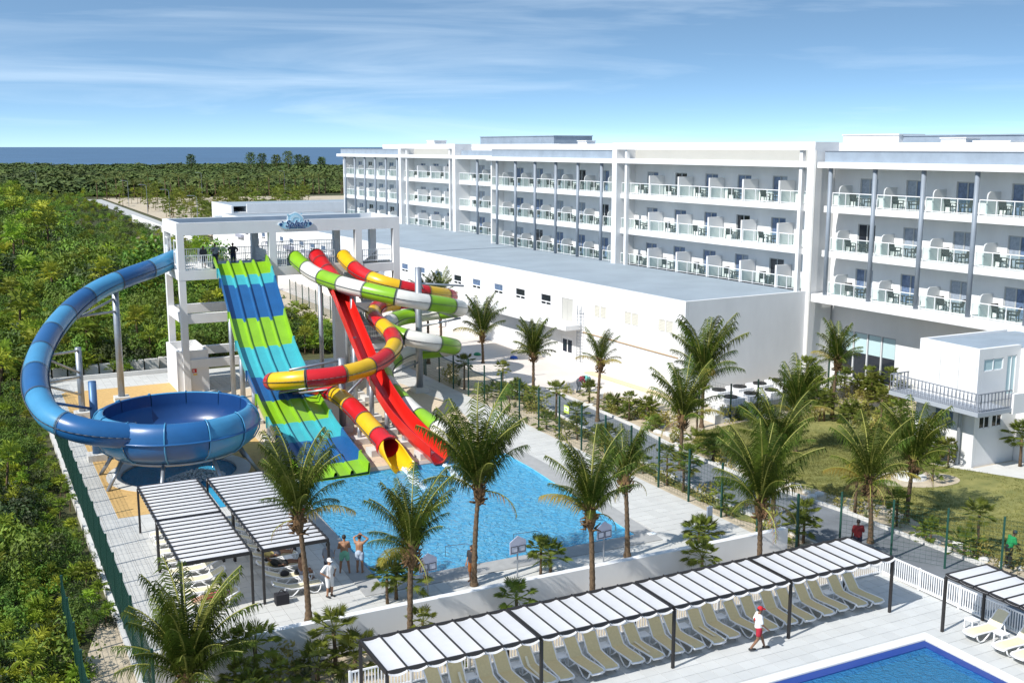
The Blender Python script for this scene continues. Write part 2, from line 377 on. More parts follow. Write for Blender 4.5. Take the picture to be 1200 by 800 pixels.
FDECK = deck_base('front_deck', 4.9, 36.3, 8.0, 34.28, [FP])
def paver_field(parent, name, X0, X1, Y0, Y1, sx, sy, skip, m, near=None, nmax=0):
    cells = []
    nx = int(round((X1-X0)/sx)); ny = int(round((Y1-Y0)/sy))
    for i in range(nx):
        for j in range(ny):
            x = X0+i*sx; y = Y0+j*sy
            if any(h[0]-0.02 < x+sx/2 < h[1]+0.02 and h[2]-0.02 < y+sy/2 < h[3]+0.02 for h in skip): continue
            cells.append((x, y))
    picked = set()
    if near:
        vis = sorted([c for c in cells if near(c)], key=lambda c: c[0]**2+c[1]**2)[:nmax]; picked = set(vis)
    g = 0.008
    def colour(me, shades, nf):
        ca = me.color_attributes.new('shade', 'FLOAT_COLOR', 'CORNER'); arr = np.ones((len(me.loops), 4), np.float32)
        per = len(me.loops)//len(shades)
        for k, s in enumerate(shades): arr[k*per:(k+1)*per, :3] = s
        ca.data.foreach_set('color', arr.ravel())
    mb = MB(); sh = []
    for x, y in cells:
        if (x, y) in picked: continue
        mb.box(x+g, x+sx-g, y+g, y+sy-g, -0.03, random.uniform(-0.003,0.003)); sh.append(random.choice((1.0,1.0,0.98,0.97,1.02,0.95))*random.uniform(.99,1.01))
    o = link(name+'_field', mb.mesh(name, m), parent); o['kind'] = 'stuff'; colour(o.data, sh, 6)
    var = []
    for s in (1.0, 0.98, 0.96, 1.02):
        b = MB().box(-sx/2+g, sx/2-g, -sy/2+g, sy/2-g, -0.03, 0); me = b.mesh(name, m); colour(me, [s], 6); var.append(me)
    for x, y in sorted(picked):
        o = link(name, random.choice(var), parent); o.location = (x+sx/2, y+sy/2, random.uniform(-0.003,0.003))
paver_field(DECK, 'paver', 4.92, 34.04, 37.86, 95.0, 0.6, 0.6, [SP, BQ], PAVER, near=lambda c: 15 < c[0] < 33.5 and 38 < c[1] < 43.2, nmax=150)
paver_field(FDECK, 'deck_tile', 4.92, 36.3, 14.0, 34.28, 0.6, 0.6, [FP], PAVER_L, near=lambda c: 24 < c[0] < 36 and 25 < c[1] < 31.6, nmax=140)
# resin pebble surfaces round the slides, 5 mm proud of the pavers
Z1 = 0.008
def flat(name, quads, z, m):
    mb = MB()
    for q in quads: mb.add([(x,y,z) for x,y in q], [tuple(range(len(q)))])
    return struct(name, mb, m)
def rect(a,b,c,d): return [(a,c),(b,c),(b,d),(a,d)]
flat('pebble_surface', [rect(6.3,BQ[0],57.65,90.3), rect(BQ[0],BQ[1],57.65,BQ[2]), rect(BQ[0],BQ[1],BQ[3],90.6), rect(BQ[1],16.6,60.25,90.6), rect(BQ[1],15.0,57.65,60.25)], Z1, PEBBLE)
rt = [(31.2,83),(31.5,80),(31.7,77.1),(32.1,74.6),(31.96,72.8),(31.5,69.5),(30.4,65.6),(29.5,62.6),(29.3,61.2),(29.4,60.25)]
rt = [(p.x,p.y) for p in catmull([(x,y,0) for x,y in rt], 5)]
flat('pale_pebble_surface', [[(16.6,60.25)]+[(29.4,60.25)]+rt[::-1][1:]+[(30.4,85.6),(16.6,85.6)]], Z1, PEBBLE2)
# bowl pool
NC = 48; bc = (10.7, 64.8)
def circ(r): return [(bc[0]+r*math.cos(2*math.pi*k/NC), bc[1]+r*math.sin(2*math.pi*k/NC)) for k in range(NC)]
def sq():
    out = []
    for k in range(NC):
        a = 2*math.pi*k/NC; c, s = math.cos(a), math.sin(a); t = min((4.2/abs(c)) if abs(c)>1e-6 else 9e9, (4.2/abs(s)) if abs(s)>1e-6 else 9e9)
        out.append((bc[0]+t*c, bc[1]+t*s))
    return out
mb = MB(); mb.ring(circ(4.05), sq(), Z1); struct('pebble_surround', mb, PEBBLE)
cop = MB()
cop.lathe((bc[0],bc[1],0), [(4.12,-0.02),(4.12,0.035),(3.35,0.035),(3.3,0.02),(3.3,-0.9)], NC); struct('pool_coping', cop, CONCW)
mb = MB(); mb.lathe((bc[0],bc[1],0), [(3.31,-0.8),(0,-0.8)], NC); struct('pool_basin', mb, POOLFLOOR)
mb = MB(); mb.lathe((bc[0],bc[1],-0.10), [(3.32,0),(2.2,0),(1.1,0),(0,0)], NC); struct('bowl_pool_water', mb, WATERD)
mb = MB(); mb.box(11.35,12.45,57.2,61.9,0.012,0.03); mb.box(11.2,11.38,57.2,61.6,0.0,0.07); mb.box(12.42,12.6,57.2,61.6,0.0,0.07); mb.m = 0
ch = MB(); ch.box(11.38,12.42,57.0,61.75,0.012,0.04); struct('water_channel', ch, mat('channel_water', (0.05,0.38,0.62), 0.08, var=0.2, vscale=2))
ck = MB(); ck.box(11.2,11.38,57.0,61.2,0.0,0.07); ck.box(12.42,12.6,57.0,61.2,0.0,0.07); struct('channel_edge', ck, CONC)
# splash pool: coping, basin, water
WPOLY = [(15.5,43.5),(28.95,43.45),(29.75,56.0),(29.75,59.6),(15.9,59.6)]
OUT = [(14.4,42.3),(29.75,42.25),(30.9,55.9),(30.9,60.3),(15.0,60.3)]
cop = MB(); n = 5
cop.ring(WPOLY, OUT, 0.03)
cop.add([(x,y,0.03) for x,y in WPOLY]+[(x,y,-1.25) for x,y in WPOLY], [(i,(i+1)%n,n+(i+1)%n,n+i) for i in range(n)])
cop.add([(x,y,0.03) for x,y in OUT]+[(x,y,-0.1) for x,y in OUT], [(i,n+i,n+(i+1)%n,(i+1)%n) for i in range(n)])
struct('splash_pool_coping', cop, mat('coping_stone', (0.36,0.36,0.35), 0.9, var=0.15, vscale=2))
wb = MB(); wb.add([(x,y,-1.2) for x,y in WPOLY], [(0,1,2,3,4)])
wb.add([(x+dx,y+dy,-0.02) for (x,y),(dx,dy) in zip(WPOLY,[(.01,.01),(-.01,.01),(-.01,0),(-.01,-.01),(.01,-.01)])]+[(x,y,-1.2) for x,y in WPOLY], [(i,(i+1)%n,n+(i+1)%n,n+i) for i in range(n)])
struct('splash_pool_basin', wb, POOLFLOOR)
ws = MB(); ws.add([(x,y,-0.07) for x,y in WPOLY], [(0,1,2,3,4)]); struct('splash_pool_water', ws, WATER)
mb = MB(); mb.box(29.5,29.9,43.0,43.3,0.031,0.05); single('drain_cover', mb, SIGNW, 'small white drain cover at the corner of the splash pool', 'drain cover')
# front pool
mb = MB()
for a in (rect(17.9,33.05,28.42,28.87), rect(32.6,33.05,8.0,28.42)): mb.prism(a, -0.3, 0.035)
struct('front_pool_coping', mb, mat('white_coping', (0.72,0.72,0.70), 0.7, var=0.06, vscale=3))
mb = MB(); mb.box(17.9,32.6,28.0,28.42,-1.3,-0.02); mb.box(32.15,32.6,8.0,28.0,-1.3,-0.02); struct('front_pool_ledge', mb, POOLDARK)
sheet('front_pool_floor', rect(17.9,32.2,8,28.1), -1.3, POOLFLOOR)
sheet('front_pool_water', rect(17.9,32.16,8,28.01), -0.06, WATERF)

# ---- walls and kerbs
mb = MB(); mb.box(4.95, 33.45, 37.5, 37.82, -0.1, 1.5); 
single('garden_wall', mb, WHITE, 'long low white rendered wall between the splash pool and the planting strip', 'wall')
mb = MB()
for i in range(58): mb.box(4.52, 4.88, 37.5+i, 38.49+i, -0.35, 0.12+random.uniform(-.01,.01))
struct('boundary_kerb', mb, CONCW)
mb = MB(); mb.box(4.9,16.0,94.9,95.15,-0.2,0.35); mb.box(4.6,4.9,90,95.15,-0.2,0.35); struct('rear_kerb', mb, CONCW)
for i in range(9):
    mb = MB(); x = 5.0+i*1.25; mb.obox((x+0.5, 97.0+0.12*i+random.uniform(-.2,.2), 0.3), (0.55,random.uniform(-.1,.1),0), (0,0.3,0), (0,0,0.5))
    single('stone_block', mb, CONCW, 'pale rough stone block lined up along the jungle edge behind the bowl slide', 'stone block', 'stone blocks along the jungle edge')
# ================================================================ hotel
HZ = [7.4, 10.9, 14.4]
hotel = thing('hotel_building', 'long white four storey hotel with tiers of glass fronted balconies', 'hotel', HP(64.8, 63.8, 0), TH)
def hpart(name, mb, m, parent=None, smooth=False): return part(name, mb, m, hotel if parent is None else parent, HM, smooth)
def hmesh_copy(name, me, parent, x, y, z):
    """shared mesh placed at hotel-frame x, y, z below hotel (or one of its parts)"""
    o = link(name, me, parent); o.location = (x-64.8, y-63.8, z); return o
# door: two sliding leaves in a frame, 1.75 wide, origin at floor, jamb side y=0..1.75
def door_meshes():
    fr = MB(); w, h = 1.75, 2.08
    for a, b in ((0,0.07),(w/2-0.05,w/2+0.05),(w-0.07,w)): fr.box(-0.05,0.06,a,b,0,h)
    fr.box(-0.05,0.06,0,w,h,h+0.08)
    pa = MB().box(0.0,0.03,0.07,w/2-0.05,0.04,h); pb = MB().box(-0.02,0.01,w/2+0.05,w-0.07,0.04,h)
    fm = mat('door_frame', (0.42,0.43,0.42), 0.5)
    CUR2 = mat('window_pale_curtain', (0.36,0.41,0.48), 0.2, var=0.3, vscale=5, spec=0.8)
    return fr.mesh('balcony_door', fm), [(pa.mesh('pane', a), pb.mesh('pane', b)) for a, b in ((CURTAIN,CURTAIN),(DARKGL,DARKGL),(CUR2,CURTAIN),(CURTAIN,CUR2),(CUR2,CUR2))]
D_FR, D_PV = door_meshes()
def door(xb, y0, zf, dark=False, open_=False):
    d = hmesh_copy('balcony_door', D_FR, hotel, xb, y0, zf)
    v = D_PV[1] if dark else rngF.choice((D_PV[0],D_PV[0],D_PV[0],D_PV[2],D_PV[3],D_PV[4]))
    link('pane', v[0], d); link('pane', v[1], d)
def divider_mesh(rounded):
    mb = MB(); t = 0.05 if rounded else 0.09
    if rounded: prof = [(0.3,0),(1.65,0),(1.65,1.6),(0.6,1.6),(0.42,1.52),(0.33,1.38),(0.3,1.2)]
    else: prof = [(0,0),(1.65,0),(1.65,1.85),(0,1.85)]
    n = len(prof); mb.add([(x,-t,z) for x,z in prof]+[(x,t,z) for x,z in prof], [tuple(range(n)), tuple(reversed(range(n,2*n)))]+[(i,n+i,n+(i+1)%n,(i+1)%n) for i in range(n)])
    return mb.mesh('balcony_divider', mat('divider_pale',(0.56,0.58,0.58),0.6) if rounded else WHITE)
DV_S, DV_R = divider_mesh(False), divider_mesh(True)
RAILS = {}
def railing(xf, y0, y1, zf, npan):
    L = round(y1-y0, 2); k = (L, npan)
    if k not in RAILS:
        fr = MB(); fr.box(-0.03,0.03,0,L,1.02,1.08); fr.box(-0.02,0.02,0,L,0.08,0.12)
        for i in range(npan+1):
            y = min(max(L*i/npan, 0.02), L-0.02); fr.box(-0.024,0.024,y-0.022,y+0.022,0,1.05)
        gl = [MB().box(-0.006,0.006,L*i/npan+0.05,L*(i+1)/npan-0.05,0.14,1.0).mesh('glass_pane', GLASSR) for i in range(npan)]
        RAILS[k] = (fr.mesh('balcony_railing', WHITE2), gl)
    fr, gl = RAILS[k]
    r = hmesh_copy('balcony_railing', fr, hotel, xf, y0, zf)
    for g in gl: link('glass_pane', g, r)
# wicker chair and table for the balconies
def chair_mesh():
    mb = MB()
    for x in (-0.24,0.24):
        for y in (-0.24,0.22): mb.box(x-0.025,x+0.025,y-0.025,y+0.025,0,0.62 if y < 0 else 0.62)
        mb.box(x-0.035,x+0.035,-0.27,0.25,0.60,0.65)
    mb.box(-0.25,0.25,-0.26,0.24,0.38,0.45)
    mb.add([(-0.25,0.20,0.42),(0.25,0.20,0.42),(0.25,0.32,0.95),(-0.25,0.32,0.95),(-0.25,0.25,0.42),(0.25,0.25,0.42),(0.25,0.37,0.95),(-0.25,0.37,0.95)], [(0,3,2,1),(4,5,6,7),(0,1,5,4),(1,2,6,5),(2,3,7,6),(3,0,4,7)])
    return mb.mesh('balcony_chair', CHAIRM)
def table_mesh():
    mb = MB(); mb.lathe((0,0,0), [(0,0.62),(0.27,0.62),(0.27,0.66),(0,0.66)], 12)
    for a in range(3): mb.bar((0.2*math.cos(a*2.1),0.2*math.sin(a*2.1),0),(0.1*math.cos(a*2.1),0.1*math.sin(a*2.1),0.63),0.035)
    return mb.mesh('balcony_table', CHAIRM)
CH_M, TB_M = chair_mesh(), table_mesh()
FLN = ['lowest', 'middle', 'top']
def furniture(sec, x, y, lv, z, rng):
    for k, dy in enumerate((-0.72, 0.72)):
        o = link('balcony_chair', CH_M); p = HP(x+rng.uniform(-.12,.12), y+dy+rng.uniform(-.1,.1), z); o.location = p
        o.rotation_euler = (0,0,TH+R(-90)+(R(70) if k else R(-70))+rng.uniform(-.35,.35)); o.scale = (1.12,1.12,1.05)
        tag(o, f'dark wicker armchair on a {FLN[lv]} floor balcony {sec}', 'chair', f'{FLN[lv]} floor balcony chairs {sec}')
    o = link('balcony_table', TB_M); o.location = HP(x, y, z)
    tag(o, f'small dark round table on a {FLN[lv]} floor balcony {sec}', 'table', f'{FLN[lv]} floor balcony tables {sec}')
rngF = random.Random(3)

def column_run(XF, XB, ya, yb, cols, sec, wall_y, eave_over=0.4, bottom=7.4, furn=True, ymin_rail=None, first_slab=True):
    """a wing with round grey columns: slabs, columns, doors, dividers, railings"""
    for lv, z in enumerate(HZ):
        if lv > 0 or first_slab:
            hpart('floor_slab', MB().box(XF+0.06, XB, ya, yb, z-0.5, z), WHITE)
    cm = MB(); cm.cyl((0,0,0),(0,0,17.36-bottom),0.17,14); cme = cm.mesh('column', GREY_COL, None, True)
    for c in cols: hmesh_copy('column', cme, hotel, XF, c, bottom)
    ops = []
    ext = sorted(cols)
    for lv, z in enumerate(HZ):
        for c in ext+[ext[-1]+4.4]:
            y0 = c-3.15
            if y0 > ya+0.1 and y0+1.75 < yb: ops.append((y0, y0+1.75, z, z+2.16))
    w = MB(); wall_open(w, XB, XB+0.3, wall_y[0], wall_y[1], 7.4, 17.9, ops); hpart('wall', w, WHITE)
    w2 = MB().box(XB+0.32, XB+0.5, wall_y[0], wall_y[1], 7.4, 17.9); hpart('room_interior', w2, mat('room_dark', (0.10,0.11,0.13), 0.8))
    for o in ops:
        lv = HZ.index(o[2]); door(XB+0.14, o[0], o[2], dark=rngF.random() < 0.12)
        if furn: furniture(sec, XF+1.05, o[0]+0.9, lv, o[2], rngF)
    for lv, z in enumerate(HZ):
        for c in ext:
            if c-0.9 > ya: hmesh_copy('balcony_divider', DV_R, hotel, XF+0.15, c-0.55, z)
        b = [ya]+ext+[yb]
        for a, c in zip(b, b[1:]):
            a2 = a+0.2 if a in ext else a+0.05; c2 = c-0.2 if c in ext else c-0.05
            if c2-a2 > 0.8: railing(XF+0.13, a2, c2, z, max(1, int(round((c2-a2)/1.35))))
def eave(XF, XB, ya, yb, over=0.45):
    hpart('roof_eave', MB().box(XF-over, XB+10, ya, yb, 17.36, 17.82), WHITE)
    hpart('roof_parapet', MB().box(XF+0.35, XF+0.6, ya+0.5, yb-0.02, 17.82, 18.62), PARAPET)
    hpart('parapet_cap', MB().box(XF+0.30, XF+0.65, ya+0.45, yb-0.02, 18.62, 18.68), GALV)

# --- near wing (grey columns) on the right
XF, XB = 64.8, 66.6
rc = [62.15-4.42*i for i in range(5)]
column_run(XF, XB, 40.0, 62.75, rc, 'of the near wing with grey columns', (40.0, 63.4), first_slab=False)
eave(XF, XB, 40.0, 63.2)
hpart('cantilever_slab', MB().box(XF-0.45, XB+0.3, 40.0, 63.2, 6.78, 7.4), WHITE)
# ground floor below: wall, glazing
gx = 67.2
ops = [(56.9+1.42*i, 56.9+1.42*i+1.34, 0.6, 4.4) for i in range(4)]
w = MB(); wall_open(w, gx, gx+0.3, 40.0, 64.2, -0.1, 6.78, ops); hpart('ground_wall', w, WHITE)
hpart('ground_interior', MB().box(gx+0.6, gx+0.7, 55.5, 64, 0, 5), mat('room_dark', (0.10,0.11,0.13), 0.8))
for o in ops:
    f = MB(); f.box(gx+0.05,gx+0.13,o[0],o[0]+0.07,o[2],o[3]); f.box(gx+0.05,gx+0.13,o[1]-0.07,o[1],o[2],o[3]); f.box(gx+0.05,gx+0.13,o[0],o[1],o[2],o[2]+0.08); f.box(gx+0.05,gx+0.13,o[0],o[1],o[3]-0.08,o[3])
    fo = hpart('window', f, GALV)
    p = MB().box(gx+0.08,gx+0.1,o[0]+0.07,o[1]-0.07,o[2]+0.08,2.75); hpart('pane', p, DARKGL, fo)
    p = MB().box(gx+0.08,gx+0.1,o[0]+0.07,o[1]-0.07,2.75,o[3]-0.08); hpart('blind', p, BLIND, fo)
# --- white framed middle bay
def framed_bay(XF, XB, ya, yb, pier_w, div0, nd, thin, sec, zbase, furn=True, full_right=False):
    for k, (a, b) in enumerate(((ya, ya+pier_w), (yb-pier_w, yb))):
        hpart('pier', MB().box(XF-0.5, XB+(0.3 if k == 0 else 0.28), a, b, (-0.1 if full_right and k == 0 else zbase), 19.38), WHITE)
    y0, y1 = ya+pier_w, yb-pier_w
    hpart('frame_beam', MB().box(XF-0.5, XF+0.1, y0, y1, 18.72, 19.38), WHITE)
    hpart('frame_beam', MB().box(XF-0.48, XF+0.4, y0, y1, 17.38, 17.84), WHITE)
    hpart('roof_slab', MB().box(XF+0.4, XB+10, y0, y1, 17.45, 17.80), WHITE)
    for z in HZ[1:]: hpart('floor_slab', MB().box(XF+0.06, XB, y0, y1, z-0.5, z), WHITE)
    for t in thin:
        hpart('slender_column', MB().box(XF-0.3, XF+0.03, t-0.17, t+0.17, zbase, 17.38), WHITE)
        hpart('slender_column', MB().box(XF-0.3, XF+0.03, t-0.17, t+0.17, 17.84, 18.72), WHITE)
    divs = [div0+4.41*i for i in range(nd)]
    ops = []
    for z in HZ:
        for d in divs: ops.append((d+0.95, d+2.70, z, z+2.16))
        if div0-1.7-y0 > 0.9: ops.append((y0+0.15, y0+1.1, z, z+2.16))
    w = MB(); wall_open(w, XB, XB+0.3, y0, y1, 7.3, 17.45, ops); hpart('wall', w, WHITE)
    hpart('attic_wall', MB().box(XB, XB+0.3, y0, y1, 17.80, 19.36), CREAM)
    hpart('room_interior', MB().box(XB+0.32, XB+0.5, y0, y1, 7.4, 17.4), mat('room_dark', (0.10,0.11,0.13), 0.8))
    for o in ops:
        if o[1]-o[0] < 1.2:
            hpart('side_window', MB().box(XB+0.1, XB+0.14, o[0], o[1], o[2], o[3]), DARKGL); continue
        lv = HZ.index(o[2]); door(XB+0.14, o[0], o[2], dark=rngF.random() < 0.12)
        if furn: furniture(sec, XF+1.0, o[0]+0.9, lv, o[2], rngF)
    for z in HZ:
        for d in divs: hmesh_copy('balcony_divider', DV_S, hotel, XF+0.0, d, z)
        b = [y0]+divs+[y1]
        for a, c in zip(b, b[1:]):
            if c-a > 0.9: railing(XF+0.12, a+0.1, c-0.1, z, max(1, int(round((c-a)/1.4))))
framed_bay(64.8, 66.6, 63.42, 90.9, 0.78, 67.75, 5, (65.1, 88.85), 'inside the white framed middle bay', 7.35, True, True)
# --- centre wing with grey columns
column_run(64.8, 66.6, 90.92, 116.9, [93.45+4.38*i for i in range(6)], 'of the centre wing with grey columns', (90.9, 117.0), first_slab=False)
eave(64.8, 66.6, 90.92, 117.3)
hpart('end_wall', MB().box(64.95, 72, 116.92, 117.2, 7.3, 17.36), WHITE)
# --- far half of the hotel, set back
column_run(70.0, 71.8, 117.3, 135.45, [121.2,125.6,129.98], 'of the recessed far wing', (117.3, 135.5), first_slab=False)
hpart('roof_eave', MB().box(69.5, 80, 117.32, 135.45, 17.36, 17.84), WHITE)
hpart('roof_parapet', MB().box(70.4, 70.6, 117.5, 135.4, 17.84, 18.5), PARAPET)
framed_bay(70.0, 71.8, 135.5, 154.4, 0.85, 139.9, 3, (137.65, 152.0), 'inside the far white framed bay', 7.35, True)
column_run(70.0, 71.8, 154.42, 178.4, [155.95+4.3*i for i in range(6)], 'of the farthest wing', (154.4, 178.6), first_slab=False, furn=False)
eave(70.0, 71.8, 154.45, 180.3)
hpart('end_wall', MB().box(70.1, 88, 178.42, 178.7, 0, 17.36), WHITE)
# --- roof: upstand walls and plant
hpart('roof_upstand', MB().box(69.2, 69.5, 40, 117, 17.83, 19.30), WHITE)
hpart('roof_upstand', MB().box(74.6, 74.9, 117, 172, 17.83, 19.35), WHITE)
hpart('rear_block', MB().box(69.6, 82, 40, 116.8, -0.1, 17.34), WHITE); hpart('rear_block', MB().box(74.95, 86, 117.3, 178.4, -0.1, 17.34), WHITE)
def roof_unit(x, y, z, sx, sy, sz, label, m=PARAPET):
    mb = MB(); mb.box(x,x+sx,y,y+sy,z,z+sz); mb.box(x-0.08,x+sx+0.08,y-0.08,y+sy+0.08,z+sz,z+sz+0.1)
    mb.box(x-0.03,x,y+0.15*sy,y+0.45*sy,z+0.25*sz,z+0.8*sz); mb.box(x-0.03,x,y+0.55*sy,y+0.85*sy,z+0.25*sz,z+0.8*sz)
    single('rooftop_unit', mb, m, label, 'roof plant', None, None, HM)
roof_unit(77, 122, 17.84, 6, 20, 2.5, 'grey rooftop plant room above the far white framed bay', PARAPET)
roof_unit(73.5, 50, 17.84, 6, 15.5, 2.0, 'long grey rooftop plant room above the near wing', PARAPET)
roof_unit(73.0, 62.8, 17.84, 3, 6, 2.1, 'white flat topped roof housing above the end of the middle bay', WHITE)
roof_unit(70.2, 54.2, 17.84, 1.6, 2.2, 1.75, 'white box shaped cooling unit on the near wing roof', WHITE2)
roof_unit(70.2, 50.5, 17.84, 1.6, 3.0, 1.5, 'low white duct unit on the near wing roof', WHITE2)
roof_unit(72.5, 148, 17.84, 2, 2.5, 2.0, 'small white cooling unit on the far roof', WHITE2)
roof_unit(70.0, 104, 17.84, 1.2, 1.8, 1.75, 'single white cooling unit on the centre wing roof', WHITE2)
roof_unit(70.0, 98, 17.84, 1.4, 2.6, 1.3, 'low grey duct on the centre wing roof', PARAPET)
# rain pipe on the near pier
hpart('rain_pipe', MB().tube([(64.2,63.2,18.7),(64.2,63.2,7.6),(64.22,63.25,1.0)],0.06,8), CONCW)

# ================================================================ low service building
svc = thing('service_building', 'long low white flat roofed service building in front of the hotel', 'building', HP(58.4, 64, 0), TH)
def spart(name, mb, m, parent=None): return part(name, mb, m, svc if parent is None else parent, HM)
wins = []
LV = [(65.06,66.99,4.85,5.9),(69.5,71.45,4.8,5.9),(73.97,75.8,4.8,5.87)]
UP = (79.1,80.87,3.87,5.85); LOWD = (79.1,80.9,0.0,2.5)
yc = 82.7
SW = []
for k in range(22):
    y = [82.72,87.3,91.5,96.05,100.2,104.7,108.95,113.4][k] if k < 8 else 113.4+4.4*(k-7)
    SW.append((y, y+1.75, 4.85, 5.85))
w = MB(); wall_open(w, 52.0, 52.25, 63.7, 190, -0.1, 7.56, LV+[UP, LOWD]+SW); spart('wall', w, WHITE)
spart('end_wall', MB().box(52.27, 64.9, 63.7, 63.95, -0.1, 7.56), WHITE); spart('far_end_wall', MB().box(52.27, 70, 189.7, 190, -0.1, 7.56), WHITE)
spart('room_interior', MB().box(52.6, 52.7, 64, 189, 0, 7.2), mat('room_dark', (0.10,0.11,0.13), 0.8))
spart('flat_roof', MB().prism([(52.26,63.96),(64.95,63.96),(64.95,90),(66.5,90.9),(66.5,117.3),(71.7,117.4),(71.7,189.6),(52.26,189.6)], 7.1, 7.36), ROOFM)
spart('roof_step_line', MB().box(52.3, 64.6, 111.2, 111.5, 7.362, 7.40), mat('roof_seam_shadow', (0.22,0.26,0.3), 0.8))  # dark strip along the roof step, its shadow line put into the colour
for (a,b,c,d) in LV:
    f = MB(); f.box(51.97,52.1,a,a+0.07,c,d); f.box(51.97,52.1,b-0.07,b,c,d); f.box(51.97,52.1,a+0.07,b-0.07,d-0.06,d); f.box(51.97,52.1,a+0.07,b-0.07,c,c+0.06); f.box(51.97,52.1,(a+b)/2-0.05,(a+b)/2+0.05,c+0.06,d-0.06)
    fo = spart('louvre_window', f, WHITE2)
    for i in range(8):
        z = c+0.1+i*(d-c-0.15)/8; s = MB(); s.add([(52.0,a+0.07,z),(52.0,b-0.07,z),(52.07,b-0.07,z+0.1),(52.07,a+0.07,z+0.1)], [(0,1,2,3)]); spart('slat', s, LOUVRE, fo)
for i, (a,b,c,d) in enumerate(SW):
    f = MB(); t = 0.06
    f.box(52.02,52.14,a,a+t,c,d); f.box(52.02,52.14,b-t,b,c,d); f.box(52.02,52.14,a+t,b-t,d-t,d); f.box(52.02,52.14,a+t,b-t,c,c+t); f.box(52.02,52.14,a+t,b-t,c+0.28,c+0.36); f.box(52.02,52.14,(a+b)/2-0.04,(a+b)/2+0.04,c+t,c+0.28)
    fo = spart('window', f, WHITE2)
    spart('pane', MB().box(52.08,52.1,a+t,b-t,c+0.36,d-t), DARKGL if i in (0,1,4) else CURTAIN, fo); spart('pane', MB().box(52.08,52.1,a+t,(a+b)/2-0.04,c+t,c+0.28), DARKGL, fo); spart('pane', MB().box(52.08,52.1,(a+b)/2+0.04,b-t,c+t,c+0.28), DARKGL, fo)
d = spart('upper_door', MB().box(52.04,52.1,UP[0]+0.02,UP[1]-0.02,UP[2],UP[3]-0.03), CREAM)
spart('door_seam', MB().box(52.03,52.04,79.97,80.0,UP[2],UP[3]-0.03), CONC, d)
d = spart('lower_door', MB().box(52.04,52.1,LOWD[0]+0.02,LOWD[1]-0.02,0,2.47), WHITE2)
spart('pane', MB().box(52.02,52.035,79.25,79.88,1.1,2.2), DARKGL, d); spart('pane', MB().box(52.02,52.035,80.05,80.7,1.1,2.2), DARKGL, d)
spart('canopy', MB().box(50.3,51.98,77.6,150,3.45,3.86), WHITE)
lad = MB()
for y in (77.35,77.95): lad.bar((51.7,y,0.6),(51.7,y,5.5),0.05)
for i in range(16): lad.bar((51.7,77.35,0.9+i*0.28),(51.7,77.95,0.9+i*0.28),0.03)
for z in (1.2,3.2,4.9): lad.bar((51.7,77.35,z),(52,77.35,z),0.04); lad.bar((51.7,77.95,z),(52,77.95,z),0.04)
spart('ladder', lad, GALV)
spart('wall_pipe', MB().tube([(51.94,77.4,3.25),(51.94,64.4,3.15)],0.045,6), mat('copper_pipe',(0.42,0.27,0.13),0.5))
spart('plinth', MB().box(51.2,51.98,64,76,-0.05,0.06), mat('beige_strip',(0.60,0.48,0.32),0.9))
# shutters and awnings on the part seen through the slide tower
for k in range(8): spart('awning', MB().box(51.5,51.98,120+k*8.2,123.4+k*8.2,4.3,4.75), mat('awning_grey',(0.32,0.33,0.40),0.7))

# ================================================================ cooling plant beside the service building
low = MB(); low.bar((47.2,60.4,0.35),(61.5,62.0,0.35),0.3,0.9); low.bar((61.5,62.0,0.35),(64.6,66.4,0.35),0.3,0.9)
single('plant_wall', low, CONC, 'low grey wall enclosing the cooling units beside the service building', 'wall')
pl = MB(); pl.prism([(48.0,60.9),(61.0,62.3),(63.9,66.2),(49.4,65.6)], -0.04, 0.1); struct('plant_slab', pl, CONCW)
def ac_unit(x, y, i):
    t = thing('cooling_unit', 'white square cooling unit with round black fan on top beside the shaded wall', 'cooling unit', (x,y,0.1), TH, 'cooling units beside the shaded wall')
    lpart('casing', MB().box(-0.75,0.75,-0.75,0.75,0,0.95), WHITE2, t)
    f = MB(); f.lathe((0,0,0.95), [(0.52,0),(0.52,0.1),(0.46,0.1),(0.4,0.05),(0.12,0.05),(0.12,0.1),(0,0.1)], 20); lpart('fan_grille', f, BLACKM, t)
for i, (x,y) in enumerate([(49.3,62.0),(51.4,62.3),(53.5,62.5),(55.6,62.8),(50.0,64.3),(52.1,64.5),(54.2,64.7),(56.3,65.0),(58.4,65.2)]): ac_unit(x,y,i)
mb = MB(); mb.box(46.2,47.4,59.6,62.2,-0.05,0.25); mb.box(46.2,46.8,59.6,62.2,0.25,0.55); single('concrete_steps', mb, CONCW, 'pale concrete steps at the corner of the cooling yard', 'steps')

# ================================================================ pavilion on the right
pav = thing('pavilion', 'white two storey pavilion with metal railed balcony and flat roof', 'building', (57,47,0))
def ppart(name, mb, m, parent=None): return part(name, mb, m, pav if parent is None else parent)
ops = [(43.95+4.3*0+0.0,0,0,0)]
w = MB(); w.box(53.4,53.65,44.1,48.6,-0.1,7.2); w.box(53.65,61,48.35,48.6,-0.1,7.2)
wins_s = [(53.85,55.5,5.82,6.55),(55.85,56.65,4.2,6.62),(53.8,54.7,2.3,3.05),(54.9,55.75,2.3,3.05)]
